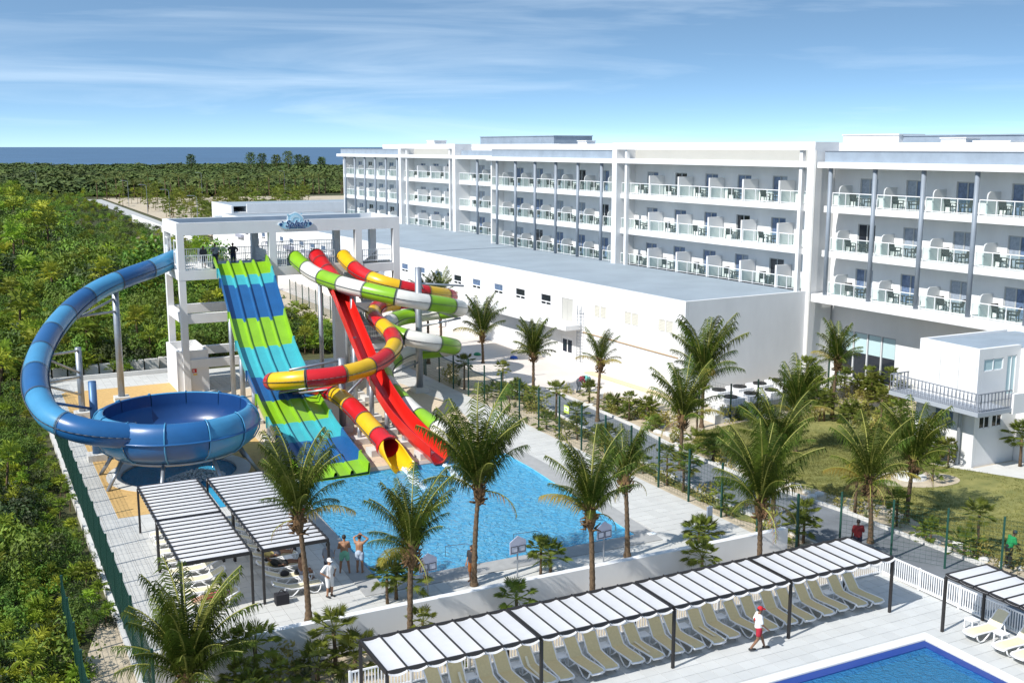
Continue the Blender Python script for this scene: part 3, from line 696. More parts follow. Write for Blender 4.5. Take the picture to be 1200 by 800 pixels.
# side wall faces the camera (plane Y): build with openings by swapping axes
ws = MB(); wall_open(ws, 44.1, 44.35, 53.66, 57.0, -0.1, 7.2, [(a,b,c,d) for a,b,c,d in wins_s]); ws.v = [(y,x,z) for x,y,z in ws.v]; ws.f = [tuple(reversed(f)) for f in ws.f]
ppart('wall', w, WHITE); ppart('side_wall', ws, WHITE)
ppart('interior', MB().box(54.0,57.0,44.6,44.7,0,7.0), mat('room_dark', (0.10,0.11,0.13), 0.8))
for a,b,c,d in wins_s:
    f = MB(); t=0.05
    f.box(a,a+t,44.12,44.2,c,d); f.box(b-t,b,44.12,44.2,c,d); f.box(a,b,44.12,44.2,d-t,d); f.box(a,b,44.12,44.2,c,c+t); f.box((a+b)/2-.03,(a+b)/2+.03,44.12,44.2,c,d)
    fo = ppart('window', f, WHITE2); ppart('pane', MB().box(a+t,b-t,44.15,44.17,c+t,d-t), BLIND if c > 4 else DARKGL, fo)
ppart('flat_roof', MB().prism([(53.66,44.36),(57.2,44.36),(57.2,43.46),(66,43.46),(66,48.34),(53.66,48.34)],7.0,7.06), mat('pavilion_roof',(0.28,0.34,0.40),0.85,var=0.15,vscale=0.6))
for i,(a,b) in enumerate(((44.22,45.46),(45.5,46.87),(46.91,48.2))): 
    sp = ppart('shutter_panel', MB().box(53.36,53.398,a,b,4.0,6.66), mat('shutter_white',(0.70,0.70,0.68),0.7,var=0.08,vscale=6))
    for j in range(13): ppart('slat', MB().box(53.345,53.36,a+0.04,b-0.04,4.1+j*0.195,4.1+j*0.195+0.14), WHITE2, sp)
# projecting volume to the right
ppart('wing_wall', MB().prism([(57.0,43.2),(66,43.2),(66,48.3),(57.0,48.3)],2.6,6.98), WHITE)
ppart('roof_edge', MB().box(57.0,66,43.2,43.45,6.98,7.22), WHITE)
ppart('wing_soffit', MB().box(57.05,66,43.25,44.05,2.45,2.6), CONC)
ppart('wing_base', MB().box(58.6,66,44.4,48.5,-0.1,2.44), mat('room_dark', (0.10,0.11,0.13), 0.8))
ppart('wing_pier', MB().box(57.05,57.45,43.4,44.4,-0.1,2.44), WHITE)
ppart('terrace_parapet', MB().prism([(54.6,42.45),(57.0,42.45),(57.0,42.7),(54.6,42.7)],3.5,4.7), WHITE)
# balcony
ppart('balcony_slab', MB().prism([(51.75,42.55),(54.6,42.55),(54.6,44.08),(53.38,44.08),(53.38,49.35),(51.75,49.35)],3.6,3.85), mat('balcony_grey',(0.34,0.37,0.41),0.8))
def bal_rail(p, q):
    mb = MB(); p = Vector(p); q = Vector(q); d = q-p; n = int(d.length/0.14)
    mb.bar(p+Vector((0,0,1.08)), q+Vector((0,0,1.08)), 0.06); mb.bar(p+Vector((0,0,0.1)), q+Vector((0,0,0.1)), 0.045); mb.bar(p+Vector((0,0,0.6)), q+Vector((0,0,0.6)), 0.03)
    for i in range(n+1):
        a = p+d*(i/n); b = a+Vector((d.x,d.y,0)).normalized()*(0.06 if i%2 else -0.06)
        mb.bar(a, b+Vector((0,0,1.07)), 0.03)
    ppart('balcony_railing', mb, mat('railing_grey',(0.22,0.24,0.28),0.5))
bal_rail((51.82,42.62,3.85),(51.82,49.3,3.85)); bal_rail((51.82,42.62,3.85),(54.55,42.62,3.85)); bal_rail((51.82,49.3,3.85),(53.35,49.3,3.85))
ppart('balcony_post', MB().cyl((53.12,44.95,-0.1),(53.12,44.95,3.6),0.1,10), GALV)
ppart('ground_window', MB().box(53.37,53.398,45.7,47.0,2.2,3.05), CURTAIN)
# ================================================================ slide tower
tower = thing('slide_tower', 'white concrete water slide tower with open platform and flat roof', 'tower', (24,89,0))
def tp(name, mb, m=WHITE, parent=None, smooth=False): return part(name, mb, m, tower if parent is None else parent, None, smooth)
TX0, TX1, TY0, TY1 = 14.95, 33.07, 86.0, 92.3
for x0 in (TX0, 22.05, 29.2, TX1-0.57):
    w = 0.5 if x0 == TX0 else 0.56
    for y0 in (TY0, TY1-0.55):
        low = 9.6 if x0 == 29.2 else -0.05
        tp('column', MB().box(x0, x0+w, y0, y0+0.55, low, 12.3))
tp('column', MB().box(27.75, 28.6, 87.6, 88.3, -0.05, 8.84))
rb = MB(); rb.box(TX0,TX1,TY0,TY0+0.3,12.3,13.25); rb.box(TX0,TX1,TY1-0.3,TY1,12.3,13.25); rb.box(TX0,TX0+0.3,TY0+0.3,TY1-0.3,12.3,13.25); rb.box(TX1-0.3,TX1,TY0+0.3,TY1-0.3,12.3,13.25)
tp('roof_beam', rb)
tp('roof_slab', MB().box(TX0+0.31,TX1-0.31,TY0+0.31,TY1-0.31,12.32,12.5), ROOFM)
tp('parapet_lining', MB().box(TX0+0.3,TX1-1.4,TY1-0.33,TY1-0.302,12.52,13.22), PARAPET)
tp('platform_slab', MB().box(TX0-0.015,29.775,TY0-0.015,TY1+0.015,8.85,9.58), WHITE)
tp('landing_beam', MB().box(29.76,TX1-0.58,TY0+0.02,TY0+0.5,8.75,9.45))
for (za,zb) in ((5.45,6.2),(1.92,2.6)):
    for y0 in (TY0+0.06, TY1-0.5): tp('tie_beam', MB().box(TX0+0.5,22.05,y0,y0+0.42,za,zb))
    tp('side_beam', MB().box(TX0+0.05,TX0+0.45,TY0+0.55,TY1-0.55,za,zb))
    tp('tie_beam', MB().box(28.5,TX1-0.57,TY0+0.1,TY0+0.5,za,zb))
bx = MB(); bx.box(14.55,14.75,86.2,91.2,-0.05,3.3); bx.box(14.75,16.9,86.2,86.4,-0.05,3.3); bx.box(16.7,16.9,86.4,91.2,-0.05,3.3); bx.box(14.75,16.7,91.0,91.2,-0.05,3.3); bx.box(14.75,16.7,86.4,91.0,2.5,2.7)
tp('pump_house', bx)
sg = tp('safety_sign', MB().box(15.62,15.95,86.17,86.195,1.55,1.85), REDM); tp('sign_symbol', MB().box(15.7,15.76,86.16,86.17,1.6,1.78), SIGNW, sg); tp('instruction_plate', MB().box(15.68,15.98,86.17,86.195,1.36,1.46), S_YEL, sg)
def bars(p, q, h=1.15, sp=0.15, m=WHITE2):
    mb = MB(); p = Vector(p); q = Vector(q); d = q-p; n = max(1,int(d.length/sp))
    for z in (0.1, 0.6 if h > 1 else 0.5, h): mb.bar(p+Vector((0,0,z)), q+Vector((0,0,z)), 0.05)
    for i in range(n+1): a = p+d*(i/n); mb.bar(a, a+Vector((0,0,h)), 0.03 if i % 8 else 0.06)
    return mb
FZ = 9.58
for a, b in (((15.5,86.1),(17.5,86.1)),((22.65,86.1),(23.4,86.1)),((25.0,86.1),(25.2,86.1)),((26.9,86.1),(27.4,86.1)),((15.5,92.1),(29.2,92.1)),((17.6,88.3),(17.6,92.0)),((22.3,88.3),(22.3,92.0))):
    tp('railing', bars((*a,FZ),(*b,FZ)), WHITE2)
tp('railing', bars((22.6,90.6,FZ),(29.2,90.6,FZ),1.6), WHITE2)
# left side screen
sc = MB()
for y in (86.6,88.0,89.4,90.8): sc.box(15.0,15.08,y,y+0.08,9.58,11.8)
for z in (9.9,10.9,11.8): sc.box(15.0,15.08,86.55,88.0,z,z+0.08); sc.box(15.0,15.08,90.6,91.7,z,z+0.08)
tp('screen_frame', sc, WHITE2)
for y in (86.7,90.9): tp('screen_panel', MB().box(15.03,15.05,y,y+0.9,9.7,11.2), mat('frosted_panel',(0.62,0.68,0.74),0.4))
# stairs in the right bay
def flight(y0, z0, y1, z1, x0, x1):
    mb = MB(); n = 12
    for i in range(n):
        ya, yb = y0+(y1-y0)*i/n, y0+(y1-y0)*(i+1)/n; z = z0+(z1-z0)*(i+1)/n
        mb.box(x0,x1,min(ya,yb),max(ya,yb),z-0.3,z)
    tp('stair_flight', mb, CONC)
    sd = MB(); sd.add([(x0-0.06,y0,z0),(x0-0.06,y1,z1),(x0-0.06,y1,z1+0.9),(x0-0.06,y0,z0+0.9),(x0,y0,z0),(x0,y1,z1),(x0,y1,z1+0.9),(x0,y0,z0+0.9)],[(0,1,2,3),(7,6,5,4),(0,4,5,1),(3,2,6,7),(0,3,7,4),(1,5,6,2)])
    tp('stair_parapet', sd, CONC)
for k in range(3):
    z = k*3.2; flight(86.8, z, 91.2, z+1.6, 29.9, 31.2); flight(91.2, z+1.6, 86.8, z+3.2, 31.4, 32.5)
    tp('stair_landing', MB().box(29.9,32.5,91.25,92.2,z+1.4,z+1.58), CONC)
    tp('railing', bars((29.9,86.3,z+3.2),(32.4,86.3,z+3.2),1.0), WHITE2)
# sign on the front beam: wave crest, rounded plate, lettering
sign = thing('park_sign', 'blue cut-out sign with a wave crest reading Splash Water World on the slide tower', 'sign', (24.2,85.93,12.5))
def sil(pts, y, t): 
    mb = MB(); n = len(pts); mb.add([(x,y,z) for x,z in pts]+[(x,y+t,z) for x,z in pts], [tuple(range(n)), tuple(reversed(range(n,2*n)))]+[(i,n+i,n+(i+1)%n,(i+1)%n) for i in range(n)]); return mb
def blob(cx, cz, rx, rz, n=28, wob=0.0, ph=0): return [(cx+rx*(1+wob*math.sin(5*a+ph))*math.cos(a), cz+rz*(1+wob*math.sin(5*a+ph))*math.sin(a)) for a in [2*math.pi*k/n for k in range(n)]]
lpart('backplate', sil(blob(0,0.36,1.42,0.38,40,0.05), 0.0, 0.06), SIGNW, sign)
lpart('plate', sil(blob(0,0.36,1.35,0.32,40,0.05), -0.02, 0.03), SIGNB, sign)
lpart('wave_back', sil(blob(-0.02,0.78,0.68,0.58,32,0.05,1), -0.005, 0.06), SIGNW, sign)
lpart('wave', sil(blob(-0.02,0.78,0.60,0.50,32,0.04,1), -0.03, 0.03), SIGNB, sign)
cr = [(0.42*math.cos(a)+0.0, 0.80+0.36*math.sin(a)) for a in [R(200)-R(250)*k/18 for k in range(19)]]; cr2 = [(0.26*math.cos(a)+0.06, 0.76+0.20*math.sin(a)) for a in [R(-50)+R(250)*k/18 for k in range(19)]]
lpart('crest', sil(cr+cr2, -0.045, 0.02), mat('sign_pale',(0.55,0.78,0.90),0.5), sign)
for x, z, r in ((-1.2,0.42,0.12),(1.2,0.42,0.12),(-1.05,0.62,0.06),(1.05,0.66,0.06),(-0.6,1.15,0.07),(0.5,1.22,0.06)): lpart('droplet', sil(blob(x,z,r,r*1.2,12), -0.04, 0.02), SIGND if abs(x) > 1 else SIGNB, sign)
def lettering(body, size, x, z, m, shear=0.0, y=-0.06, parent=None, bold=0.0, rotz=0.0):
    cu = bpy.data.curves.new('letters', 'FONT'); cu.body = body; cu.size = size; cu.extrude = 0.01; cu.align_x = 'CENTER'; cu.shear = shear; cu.offset = bold
    to = bpy.data.objects.new('tmp', cu); COL.objects.link(to); dg = bpy.context.evaluated_depsgraph_get(); me = bpy.data.meshes.new_from_object(to.evaluated_get(dg)); bpy.data.objects.remove(to)
    me.materials.clear(); me.materials.append(m); me.name = 'lettering'
    me.transform(Matrix.Translation((x,y,z)) @ Matrix.Rotation(rotz,4,'Z') @ Matrix.Rotation(R(90),4,'X'))
    return link('lettering', me, parent)
lettering('Splash', 0.72, 0.02, 0.22, SIGNW, 0.35, -0.055, sign, 0.035); lettering('Splash', 0.72, 0.02, 0.22, SIGND, 0.35, -0.075, sign, 0.012)
lettering('WATER WORLD', 0.17, 0.15, 0.07, SIGND, 0.0, -0.06, sign, 0.004)

# ================================================================ slides
def support(name_parent, base, top_z, r=0.2, arms=(), m=GALV):
    mb = MB(); x, y = base; mb.cyl((x,y,0),(x,y,top_z),r,14); mb.cyl((x,y,top_z),(x,y,top_z+0.03),r*0.98,14)
    s = part('support_post', mb, m, name_parent, None, True)
    f = MB(); f.box(x-0.55,x+0.55,y-0.55,y+0.55,-0.05,0.4); part('footing', f, CONCW, s)
    for (p, q) in arms:
        a = MB(); a.tube([p,q],0.085,8); part('support_arm', a, m, s, None, True)
    return s
def tube_slide(root, path, r, colours, seg, n=20, seam=True):
    pts = resample(catmull(path, 10), 0.35); per = max(2, int(round(seg/0.35))); i = 0; k = 0
    while i < len(pts)-1:
        j = min(i+per, len(pts)-1)
        if len(pts)-1-j < per*0.4: j = len(pts)-1
        sub = pts[i:j+1]; mb = MB(); mb.m = 0
        rr = [r]*len(sub); mb.tube(sub, r, n, False, rr)
        inner = MB(); inner.tube(sub, r-0.03, n, False); 
        mb.add(inner.v, [tuple(reversed(f)) for f in inner.f])
        mb.m = 1
        for e, s in ((0,1),(len(sub)-1,-1)):
            d = (sub[1]-sub[0]).normalized() if e == 0 else (sub[-1]-sub[-2]).normalized()
            c = sub[e]+d*s*0.0
            mb.tube([c-d*0.035, c+d*0.035], r+0.055, n, True, [r+0.055, r+0.055]) if False else mb.tube([c+d*s*0.004, c+d*s*0.05], r+0.05, n, False)
        if seam:
            for side in (1,-1):
                L = []
                for q in range(len(sub)):
                    d = (sub[min(q+1,len(sub)-1)]-sub[max(q-1,0)]).normalized(); h = d.cross(Vector((0,0,1))).normalized()*side; L.append((sub[q]+h*(r+0.035), h, d))
                for (a,ha,_),(b,hb,_) in zip(L, L[1:]): mb.bar(a, b, 0.07, 0.022)
        part('tube_section', mb, [colours[k % len(colours)], JOINT], root, None, True)
        i = j; k += 1
    return pts
# --- blue tube into the bowl
bowl = thing('bowl_slide', 'blue water slide bowl on steel legs fed by a long curving two tone blue tube', 'water slide', (10.7,64.6,0))
bpath = [(15.35,89.5,10.25),(13.34,87.5,9.80),(11.16,85.5,9.40),(8.79,83.5,8.80),(6.73,80.5,7.98),(5.11,76.5,7.15),(4.01,72.5,6.36),(3.45,69,5.70),(3.38,66,5.0),(3.8,63.95,4.35),(4.67,62.6,3.96),(5.75,61.95,3.66),(6.9,61.75,3.42),(7.9,61.8,3.25)]
tube_slide(bowl, bpath, 0.72, [B_LIGHT,B_DARK], 3.4)
mb = MB(); mb.box(14.3,15.2,88.9,90.0,9.6,10.0); part('start_tub', mb, B_LIGHT, bowl)
BC = (10.65,64.5,0); NS = 12
for k in range(NS):
    a0 = 2*math.pi*k/NS+R(12); a1 = a0+2*math.pi/NS-0.012; mb = MB(); 
    mb.m = 0; mb.lathe(BC, [(3.35,1.62),(3.9,1.72),(4.35,2.05),(4.62,2.55),(4.68,2.95)], 5, a0, a1)
    mb.lathe(BC, [(4.70,2.97),(4.66,3.35),(4.52,3.72),(4.3,3.96),(4.1,4.02),(4.04,3.96)], 5, a0, a1)
    mb.m = 1; mb.lathe(BC, [(4.04,3.96),(3.98,3.3),(3.95,2.6)], 5, a0, a1)
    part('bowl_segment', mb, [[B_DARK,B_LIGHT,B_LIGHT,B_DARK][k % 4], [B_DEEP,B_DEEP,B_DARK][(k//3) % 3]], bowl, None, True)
    rb = MB(); rb.tube([(BC[0]+rr*math.cos(a0), BC[1]+rr*math.sin(a0), zz) for rr, zz in [(3.5,1.62),(3.95,1.70),(4.42,2.05),(4.70,2.55),(4.75,2.96),(4.72,3.38),(4.57,3.76),(4.32,4.0),(4.1,4.06)]], 0.045, 6); part('rib', rb, B_LIGHT, bowl, None, True)
mb = MB(); mb.lathe(BC, [(4.73,2.90),(4.80,2.93),(4.80,2.99),(4.71,3.02)], 60); part('waist_flange', mb, B_DARK, bowl, None, True)
for k in range(4):
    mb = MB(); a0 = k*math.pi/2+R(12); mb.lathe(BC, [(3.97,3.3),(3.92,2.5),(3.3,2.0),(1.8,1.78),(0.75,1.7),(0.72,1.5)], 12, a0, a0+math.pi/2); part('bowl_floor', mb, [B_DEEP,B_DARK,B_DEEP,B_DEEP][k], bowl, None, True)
rg = MB(); rg.tube([(BC[0]+3.6*math.cos(a),BC[1]+3.6*math.sin(a),1.52) for a in [2*math.pi*k/40 for k in range(41)]],0.09,8); part('ring_beam', rg, GALV, bowl, None, True)
for k in range(8):
    a = 2*math.pi*k/8+R(22); mb = MB(); mb.cyl((BC[0]+3.6*math.cos(a),BC[1]+3.6*math.sin(a),1.5),(BC[0]+4.6*math.cos(a),BC[1]+4.6*math.sin(a)-0.1,0),0.11,10); part('leg', mb, GALV, bowl, None, True)
support(bowl, (10.17,85.46), 9.75, 0.25, [((10.1,85.4,8.4),(5.2,79.6,7.2)),((10.1,85.4,9.0),(12.6,86.6,9.1)),((10.1,85.4,6.9),(7.3,81.2,7.3)),((10.17,85.46,7.9),(6.6,82.0,6.8))])
support(bowl, (7.0,81.7), 5.0, 0.22, [((7,81.7,4.8),(4.1,74.2,5.9)),((7,81.7,3.2),(4.3,75,5.7)),((7,81.7,2.9),(3.6,70,5.0)),((7,81.7,1.6),(3.7,70.5,4.9))])
support(bowl, (6.63,69.71), 4.9, 0.24, [((6.6,69.7,3.2),(3.6,67.4,4.5)),((6.6,69.7,2.4),(3.5,66.6,4.3)),((6.6,69.7,2.9),(7.9,68.2,3.0))], mat('blue_steel',(0.08,0.17,0.32),0.45,metallic=0.3))
# --- four lane racer
racer = thing('racer_slide', 'wide four lane racing slide banded in lime, aqua and blue', 'water slide', (19.5,72,0))
RP = [(86.7,9.95),(86.2,9.90),(84.6,9.15),(83.1,8.15),(80.1,5.95),(78.4,4.80),(76.2,3.75),(74,2.95),(71.9,2.25),(69.9,1.70),(66.6,0.98),(63.0,0.45),(61,0.25),(59.3,0.06)]
def rz(Y):
    for (a,za),(b,zb) in zip(RP, RP[1:]):
        if a >= Y >= b: return za+(zb-za)*(a-Y)/(a-b)
    return RP[0][1] if Y > RP[0][0] else RP[-1][1]
cross = [(-2.12,0.30,0),(-2.10,0.60,0),(-2.02,0.60,0),(-1.96,0.08,0)]
for c in (-1.0,0.0,1.0): cross += [(c-0.13,0.03,0),(c-0.09,0.20,.55),(c-0.04,0.27,.55),(c+0.04,0.27,.55),(c+0.09,0.20,.55),(c+0.13,0.03,0)]
cross += [(1.96,0.08,0),(2.02,0.60,0),(2.10,0.60,0),(2.12,0.30,0),(2.05,-0.12,0),(-2.05,-0.12,0)]
bandsY = [86.7,84.7,83.7,80.7,78.1,74.5,71.4,68.1,65.2,61.3,59.3]; bcol = [G_LIME,B_AQUA,B_DARK,G_LIME,B_AQUA,B_DARK,G_LIME,B_AQUA,B_DARK,G_LIME]
for k in range(10):
    Ya, Yb = bandsY[k], bandsY[k+1]; n = max(2, int((Ya-Yb)/0.4)); mb = MB(); m = len(cross); vs = []
    for i in range(n+1):
        t = i/n
        for (x,z,o) in cross:
            oa = 0 if k == 0 else o; ob = 0 if k == 9 else o
            Y = (Ya-oa)+((Yb-ob)-(Ya-oa))*t; vs.append((19.8-0.046*(86-Y)+x, Y, rz(Y)+z))
    fs = [(i*m+q, i*m+(q+1)%m, (i+1)*m+(q+1)%m, (i+1)*m+q) for i in range(n) for q in range(m)]
    mb.add(vs, fs); part('lane_section', mb, bcol[k], racer, None, False)
    if k: 
        fl = MB(); Y = Ya; cx = 19.8-0.046*(86-Y); fl.box(cx-2.2,cx-2.11,Y-0.05,Y+0.05,rz(Y)-0.15,rz(Y)+0.62); fl.box(cx+2.11,cx+2.2,Y-0.05,Y+0.05,rz(Y)-0.15,rz(Y)+0.62); part('flange', fl, bcol[k], racer)
mb = MB(); mb.box(17.7,21.9,86.6,88.2,9.6,9.96); part('start_tub', mb, B_DEEP, racer)
for Y in (82.4,78.5,74.2,69.5):
    for x in (-1.7,1.7):
        cx = 19.8-0.046*(86-Y)+x; s = MB(); s.cyl((cx,Y,0),(cx,Y,rz(Y)-0.1),0.19,12); o = part('support_post', s, GALV, racer, None, True)
        f = MB(); f.box(cx-0.45,cx+0.45,Y-0.45,Y+0.45,-0.05,0.25); part('footing', f, CONCW, o)
# --- green and white spiral tube
gw = thing('spiral_slide', 'lime green and white spiral tube slide winding round a steel post', 'water slide', (30,76,0))
gpath = [(24.24,86.6,10.15),(24.45,84.6,9.6),(24.9,82.6,9.1),(25.84,79.5,8.71),(27.4,77,8.32),(29.74,75.5,7.78),(32.49,75.8,7.18),(34.6,77.2,6.6),(34.9,79.2,6.15),(33.6,80.8,5.8),(31.37,81,5.58),(29.5,79.6,5.4),(28.85,77.6,5.2),(29.5,75.9,4.92),(31.28,75.2,4.47),(33.4,76.2,3.85),(34.2,77.9,3.4),(33.4,79.6,2.95),(31.63,80.4,2.72),(29.9,79.3,2.55),(28.4,77.2,2.45),(27.3,74.6,2.33),(26.65,71.5,2.1),(26.42,69,1.84),(26.36,66.5,1.49),(26.55,64,1.2),(26.85,61.4,0.85)]
tube_slide(gw, gpath, 0.62, [G_LIME,S_WHITE], 2.5)
def exit_scoop(root, p, d, r, m, m2=None, n=14, L=2.4):
    """open half pipe that the tube pours through, flaring towards the pool"""
    d = Vector(d).normalized(); s = d.cross(Vector((0,0,1))).normalized(); mb = MB(); rows = 6; vs = []
    for i in range(rows+1):
        t = i/rows; c = Vector(p)+d*L*t; R_ = r*(1+0.12*t); 
        for lay in (0, 0.05):
            for k in range(n+1):
                a = math.pi+math.pi*k/n; ext = 0.25*(1-t)
                a = R(180-60*(1-t)**2)+ (R(180+120*(1-t)**2))*k/n
                vs.append(c+s*(R_+lay)*math.cos(a)+Vector((0,0,1))*(R_+lay)*math.sin(a))
    w = 2*(n+1); fs = []
    for i in range(rows):
        for k in range(n):
            fs.append((i*w+k, (i+1)*w+k, (i+1)*w+k+1, i*w+k+1)); fs.append((i*w+n+1+k, i*w+n+2+k, (i+1)*w+n+2+k, (i+1)*w+n+1+k))
        fs.append((i*w, i*w+n+1, (i+1)*w+n+1, (i+1)*w)); fs.append((i*w+n, (i+1)*w+n, (i+1)*w+2*n+1, i*w+2*n+1))
    for k in range(n): fs.append((rows*w+k, rows*w+n+1+k, rows*w+n+2+k, rows*w+k+1))
    mb.add(vs, fs); part('exit_scoop', mb, m, root, None, True)
exit_scoop(gw, (26.85,61.4,0.85), (0.05,-1,-0.18), 0.64, S_WHITE)
fl = MB(); fl.tube([(26.84,61.6,0.88),(26.85,61.3,0.84)],0.80,20,False); fl.tube([(26.84,61.6,0.88),(26.85,61.3,0.84)],0.64,20,False); part('mouth_ring', fl, S_WHITE, gw, None, True)
support(gw, (31.55,78.24), 9.8, 0.26, [((31.5,78.2,8.6),(35.3,78.0,8.2)),((31.5,78.2,6.9),(35.0,78.6,5.6)),((31.5,78.2,7.3),(31.3,75.6,6.9)),((31.5,78.2,5.2),(34.4,76.6,5.9)),((31.5,78.2,4.3),(34.4,77.4,2.8)),((31.5,78.2,3.4),(34.3,78.6,2.9)),((31.5,78.2,4.9),(29.0,77.4,4.6)),((31.5,78.2,2.4),(28.6,77.0,1.9)),((31.5,78.2,9.0),(33.4,81.2,7.2))])
support(gw, (26.5,79.0), 9.0, 0.23, [((26.5,79,7.8),(25.6,79.8,8.2)),((26.5,79,6.0),(29.0,79.0,5.0)),((26.5,79,5.0),(28.7,77.2,4.3)),((26.5,79,7.2),(29.6,82.4,5.5))])
for x,y,z in ((26.42,69,1.2),(26.6,64.5,0.65)): support(gw, (x,y), z, 0.14)
support(gw, (24.9,82.2), 8.4, 0.17)
# --- red and yellow tube
ry = thing('serpentine_slide', 'red and yellow serpentine tube slide with open yellow mouth', 'water slide', (25,73,0))
rpath = [(28.3,86.6,10.1),(28.4,84.8,9.5),(28.75,82.8,8.9),(29.8,81.0,8.39),(32.08,80.4,7.75),(34.3,81.0,7.24),(36.2,82.6,6.75),(36.2,84.4,6.4),(34.6,85.5,6.2),(32.6,85.5,6.1),(30.6,84.2,6.1),(29.2,82,6.0),(28.4,79.2,5.8),(28.15,76,5.5),(27.6,73.2,5.08),(26.4,71,4.74),(24.4,69.1,4.4),(21.9,67.9,4.25),(19.4,68.2,4.12),(18.0,69.6,3.85),(18.2,71.4,3.45),(19.7,72.4,3.05),(21.2,71.7,2.75),(22.05,69.8,2.48),(22.3,67,2.12),(22.4,64.5,1.62),(22.45,62.2,1.2),(22.48,60.9,0.95)]
tube_slide(ry, rpath, 0.60, [S_YEL,S_RED], 2.35)
exit_scoop(ry, (22.48,60.9,0.95), (0.02,-1,-0.2), 0.63, S_YEL, L=2.2)
fl = MB(); fl.tube([(22.47,61.2,1.0),(22.48,60.85,0.94)],0.74,20,False); fl.tube([(22.47,61.2,1.0),(22.48,60.85,0.94)],0.6,20,False); part('mouth_ring', fl, S_RED, ry, None, True)
support(ry, (22.33,69.37), 5.0, 0.24, [((22.3,69.4,4.9),(18.6,68.7,4.7)),((22.3,69.4,4.7),(24.4,70.4,3.6)),((22.3,69.4,3.3),(18.4,70.8,2.8)),((22.3,69.4,3.0),(19.6,71.7,2.4)),((22.3,69.4,2.2),(25.6,71.6,3.9)),((22.3,69.4,4.4),(20.6,68.4,3.7))])
support(ry, (27.0,77.2), 5.0, 0.2, [((27,77.2,4.6),(28.2,76.6,4.9)),((27,77.2,3.9),(27.4,73.4,4.5))])
support(ry, (27.4,83.3), 8.2, 0.2, [((27.4,83.3,7.9),(28.6,83.2,8.2))])
for x,y,z in ((22.35,66,1.3),(22.45,63,0.75)): support(ry, (x,y), z, 0.14)
# --- scarlet free fall: tube then open trough
red = thing('drop_slide', 'straight scarlet open chute dropping from the tower into the splash pool', 'water slide', (25.4,72,0))
tube_slide(red, [(26.05,86.7,10.2),(25.95,85.3,9.85),(25.9,84,9.42),(25.98,82.4,8.85),(25.95,80.9,8.05)], 0.66, [S_RED], 1.6)
tr = [(25.95,80.9,8.05),(25.8,79.0,7.10),(25.57,76.5,5.95),(25.4,74.5,5.0),(25.24,72.5,4.05),(25.05,70.7,3.4),(24.89,69,2.88),(24.72,67,2.35),(24.68,64.5,1.62),(24.84,62,1.02),(24.95,60.4,0.74),(25.0,59.0,0.60)]
pts = resample(catmull(tr, 10), 0.35); per = 8; i = 0
while i < len(pts)-1:
    j = min(i+per, len(pts)-1); sub = pts[i:j+1]; mb = MB(); n = 10; vs = []
    for q, p in enumerate(sub):
        d = (sub[min(q+1,len(sub)-1)]-sub[max(q-1,0)]).normalized(); s = d.cross(Vector((0,0,1))).normalized(); u = s.cross(d)
        prof = [(-0.72,0.62),(-0.66,0.62)]+[(0.62*math.sin(a),-0.05-0.42*math.cos(a)) for a in [R(-85)+R(170)*k/n for k in range(n+1)]]+[(0.66,0.62),(0.72,0.62),(0.70,-0.05),(0.35,-0.56),(-0.35,-0.56),(-0.70,-0.05)]
        for a, b in prof: vs.append(p+s*a*0.86+u*b)
    m = len(prof); mb.add(vs, [(a*m+k, a*m+(k+1)%m, (a+1)*m+(k+1)%m, (a+1)*m+k) for a in range(len(sub)-1) for k in range(m)])
    if j == len(pts)-1: mb.f.append(tuple((len(sub)-1)*m+k for k in range(m))); mb.mi.append(0)
    part('chute_section', mb, S_OPEN_RED, red, None, False); i = j
for x,y,z in ((25.5,76,5.2),(25.1,71.3,3.0),(24.75,67.3,1.85),(24.7,64,0.95),(24.9,61,0.3)): support(red, (x,y), z, 0.17)
for p, L in (((22.5,58.2),3.2),((25.0,57.8),3.4)):
    rng = random.Random(int(p[0]*10)); mb = MB()
    tg = MB(); nu, nv = 6, 22; tv = []
    for j in range(nv+1):
        t = j/nv
        for i in range(nu+1):
            u = i/nu*2-1; tv.append((p[0]+u*(0.14+0.16*t+0.06*math.sin(9*t+u*3))+0.06*math.sin(7*t), p[1]+0.5-(L+0.3)*t, -0.07+0.34*(1-t)**2.2*(1-0.4*u*u)+rng.uniform(0,0.07)*(1-0.5*t)-0.05*t*abs(u)))
    mb.add(tv, [(j*(nu+1)+i, j*(nu+1)+i+1, (j+1)*(nu+1)+i+1, (j+1)*(nu+1)+i) for j in range(nv) for i in range(nu)])
    for k in range(260):
        t = rng.random(); c = Vector((p[0]+rng.gauss(0,0.07+0.17*t), p[1]+0.2-L*1.15*t, -0.04+0.36*(1-t)**2+abs(rng.gauss(0,.04)))); s = rng.uniform(0.012,0.05)*(1.15-0.5*t)
        mb.lathe(c, [(0.01,-s*0.6),(s*0.8,-s*0.3),(s,0),(s*0.7,s*0.4),(0.01,s*0.6)], 7)
    o = struct('water_jet', mb, FOAM, None, True); o['kind'] = 'stuff'
rng = random.Random(5); mb = MB()
for k in range(900):
    a = rng.uniform(0,6.28); q = rng.random()**0.6; c = Vector((11.4+1.7*q*math.cos(a), 63.4+1.0*q*math.sin(a), -0.05+0.55*(1-q)*rng.random())); s = rng.uniform(0.02,0.10)
    mb.lathe(c, [(0.01,-s*0.6),(s*0.8,-s*0.3),(s,0),(s*0.7,s*0.4),(0.01,s*0.6)], 6)
o = struct('splash_water', mb, FOAM, None, True); o['kind'] = 'stuff'
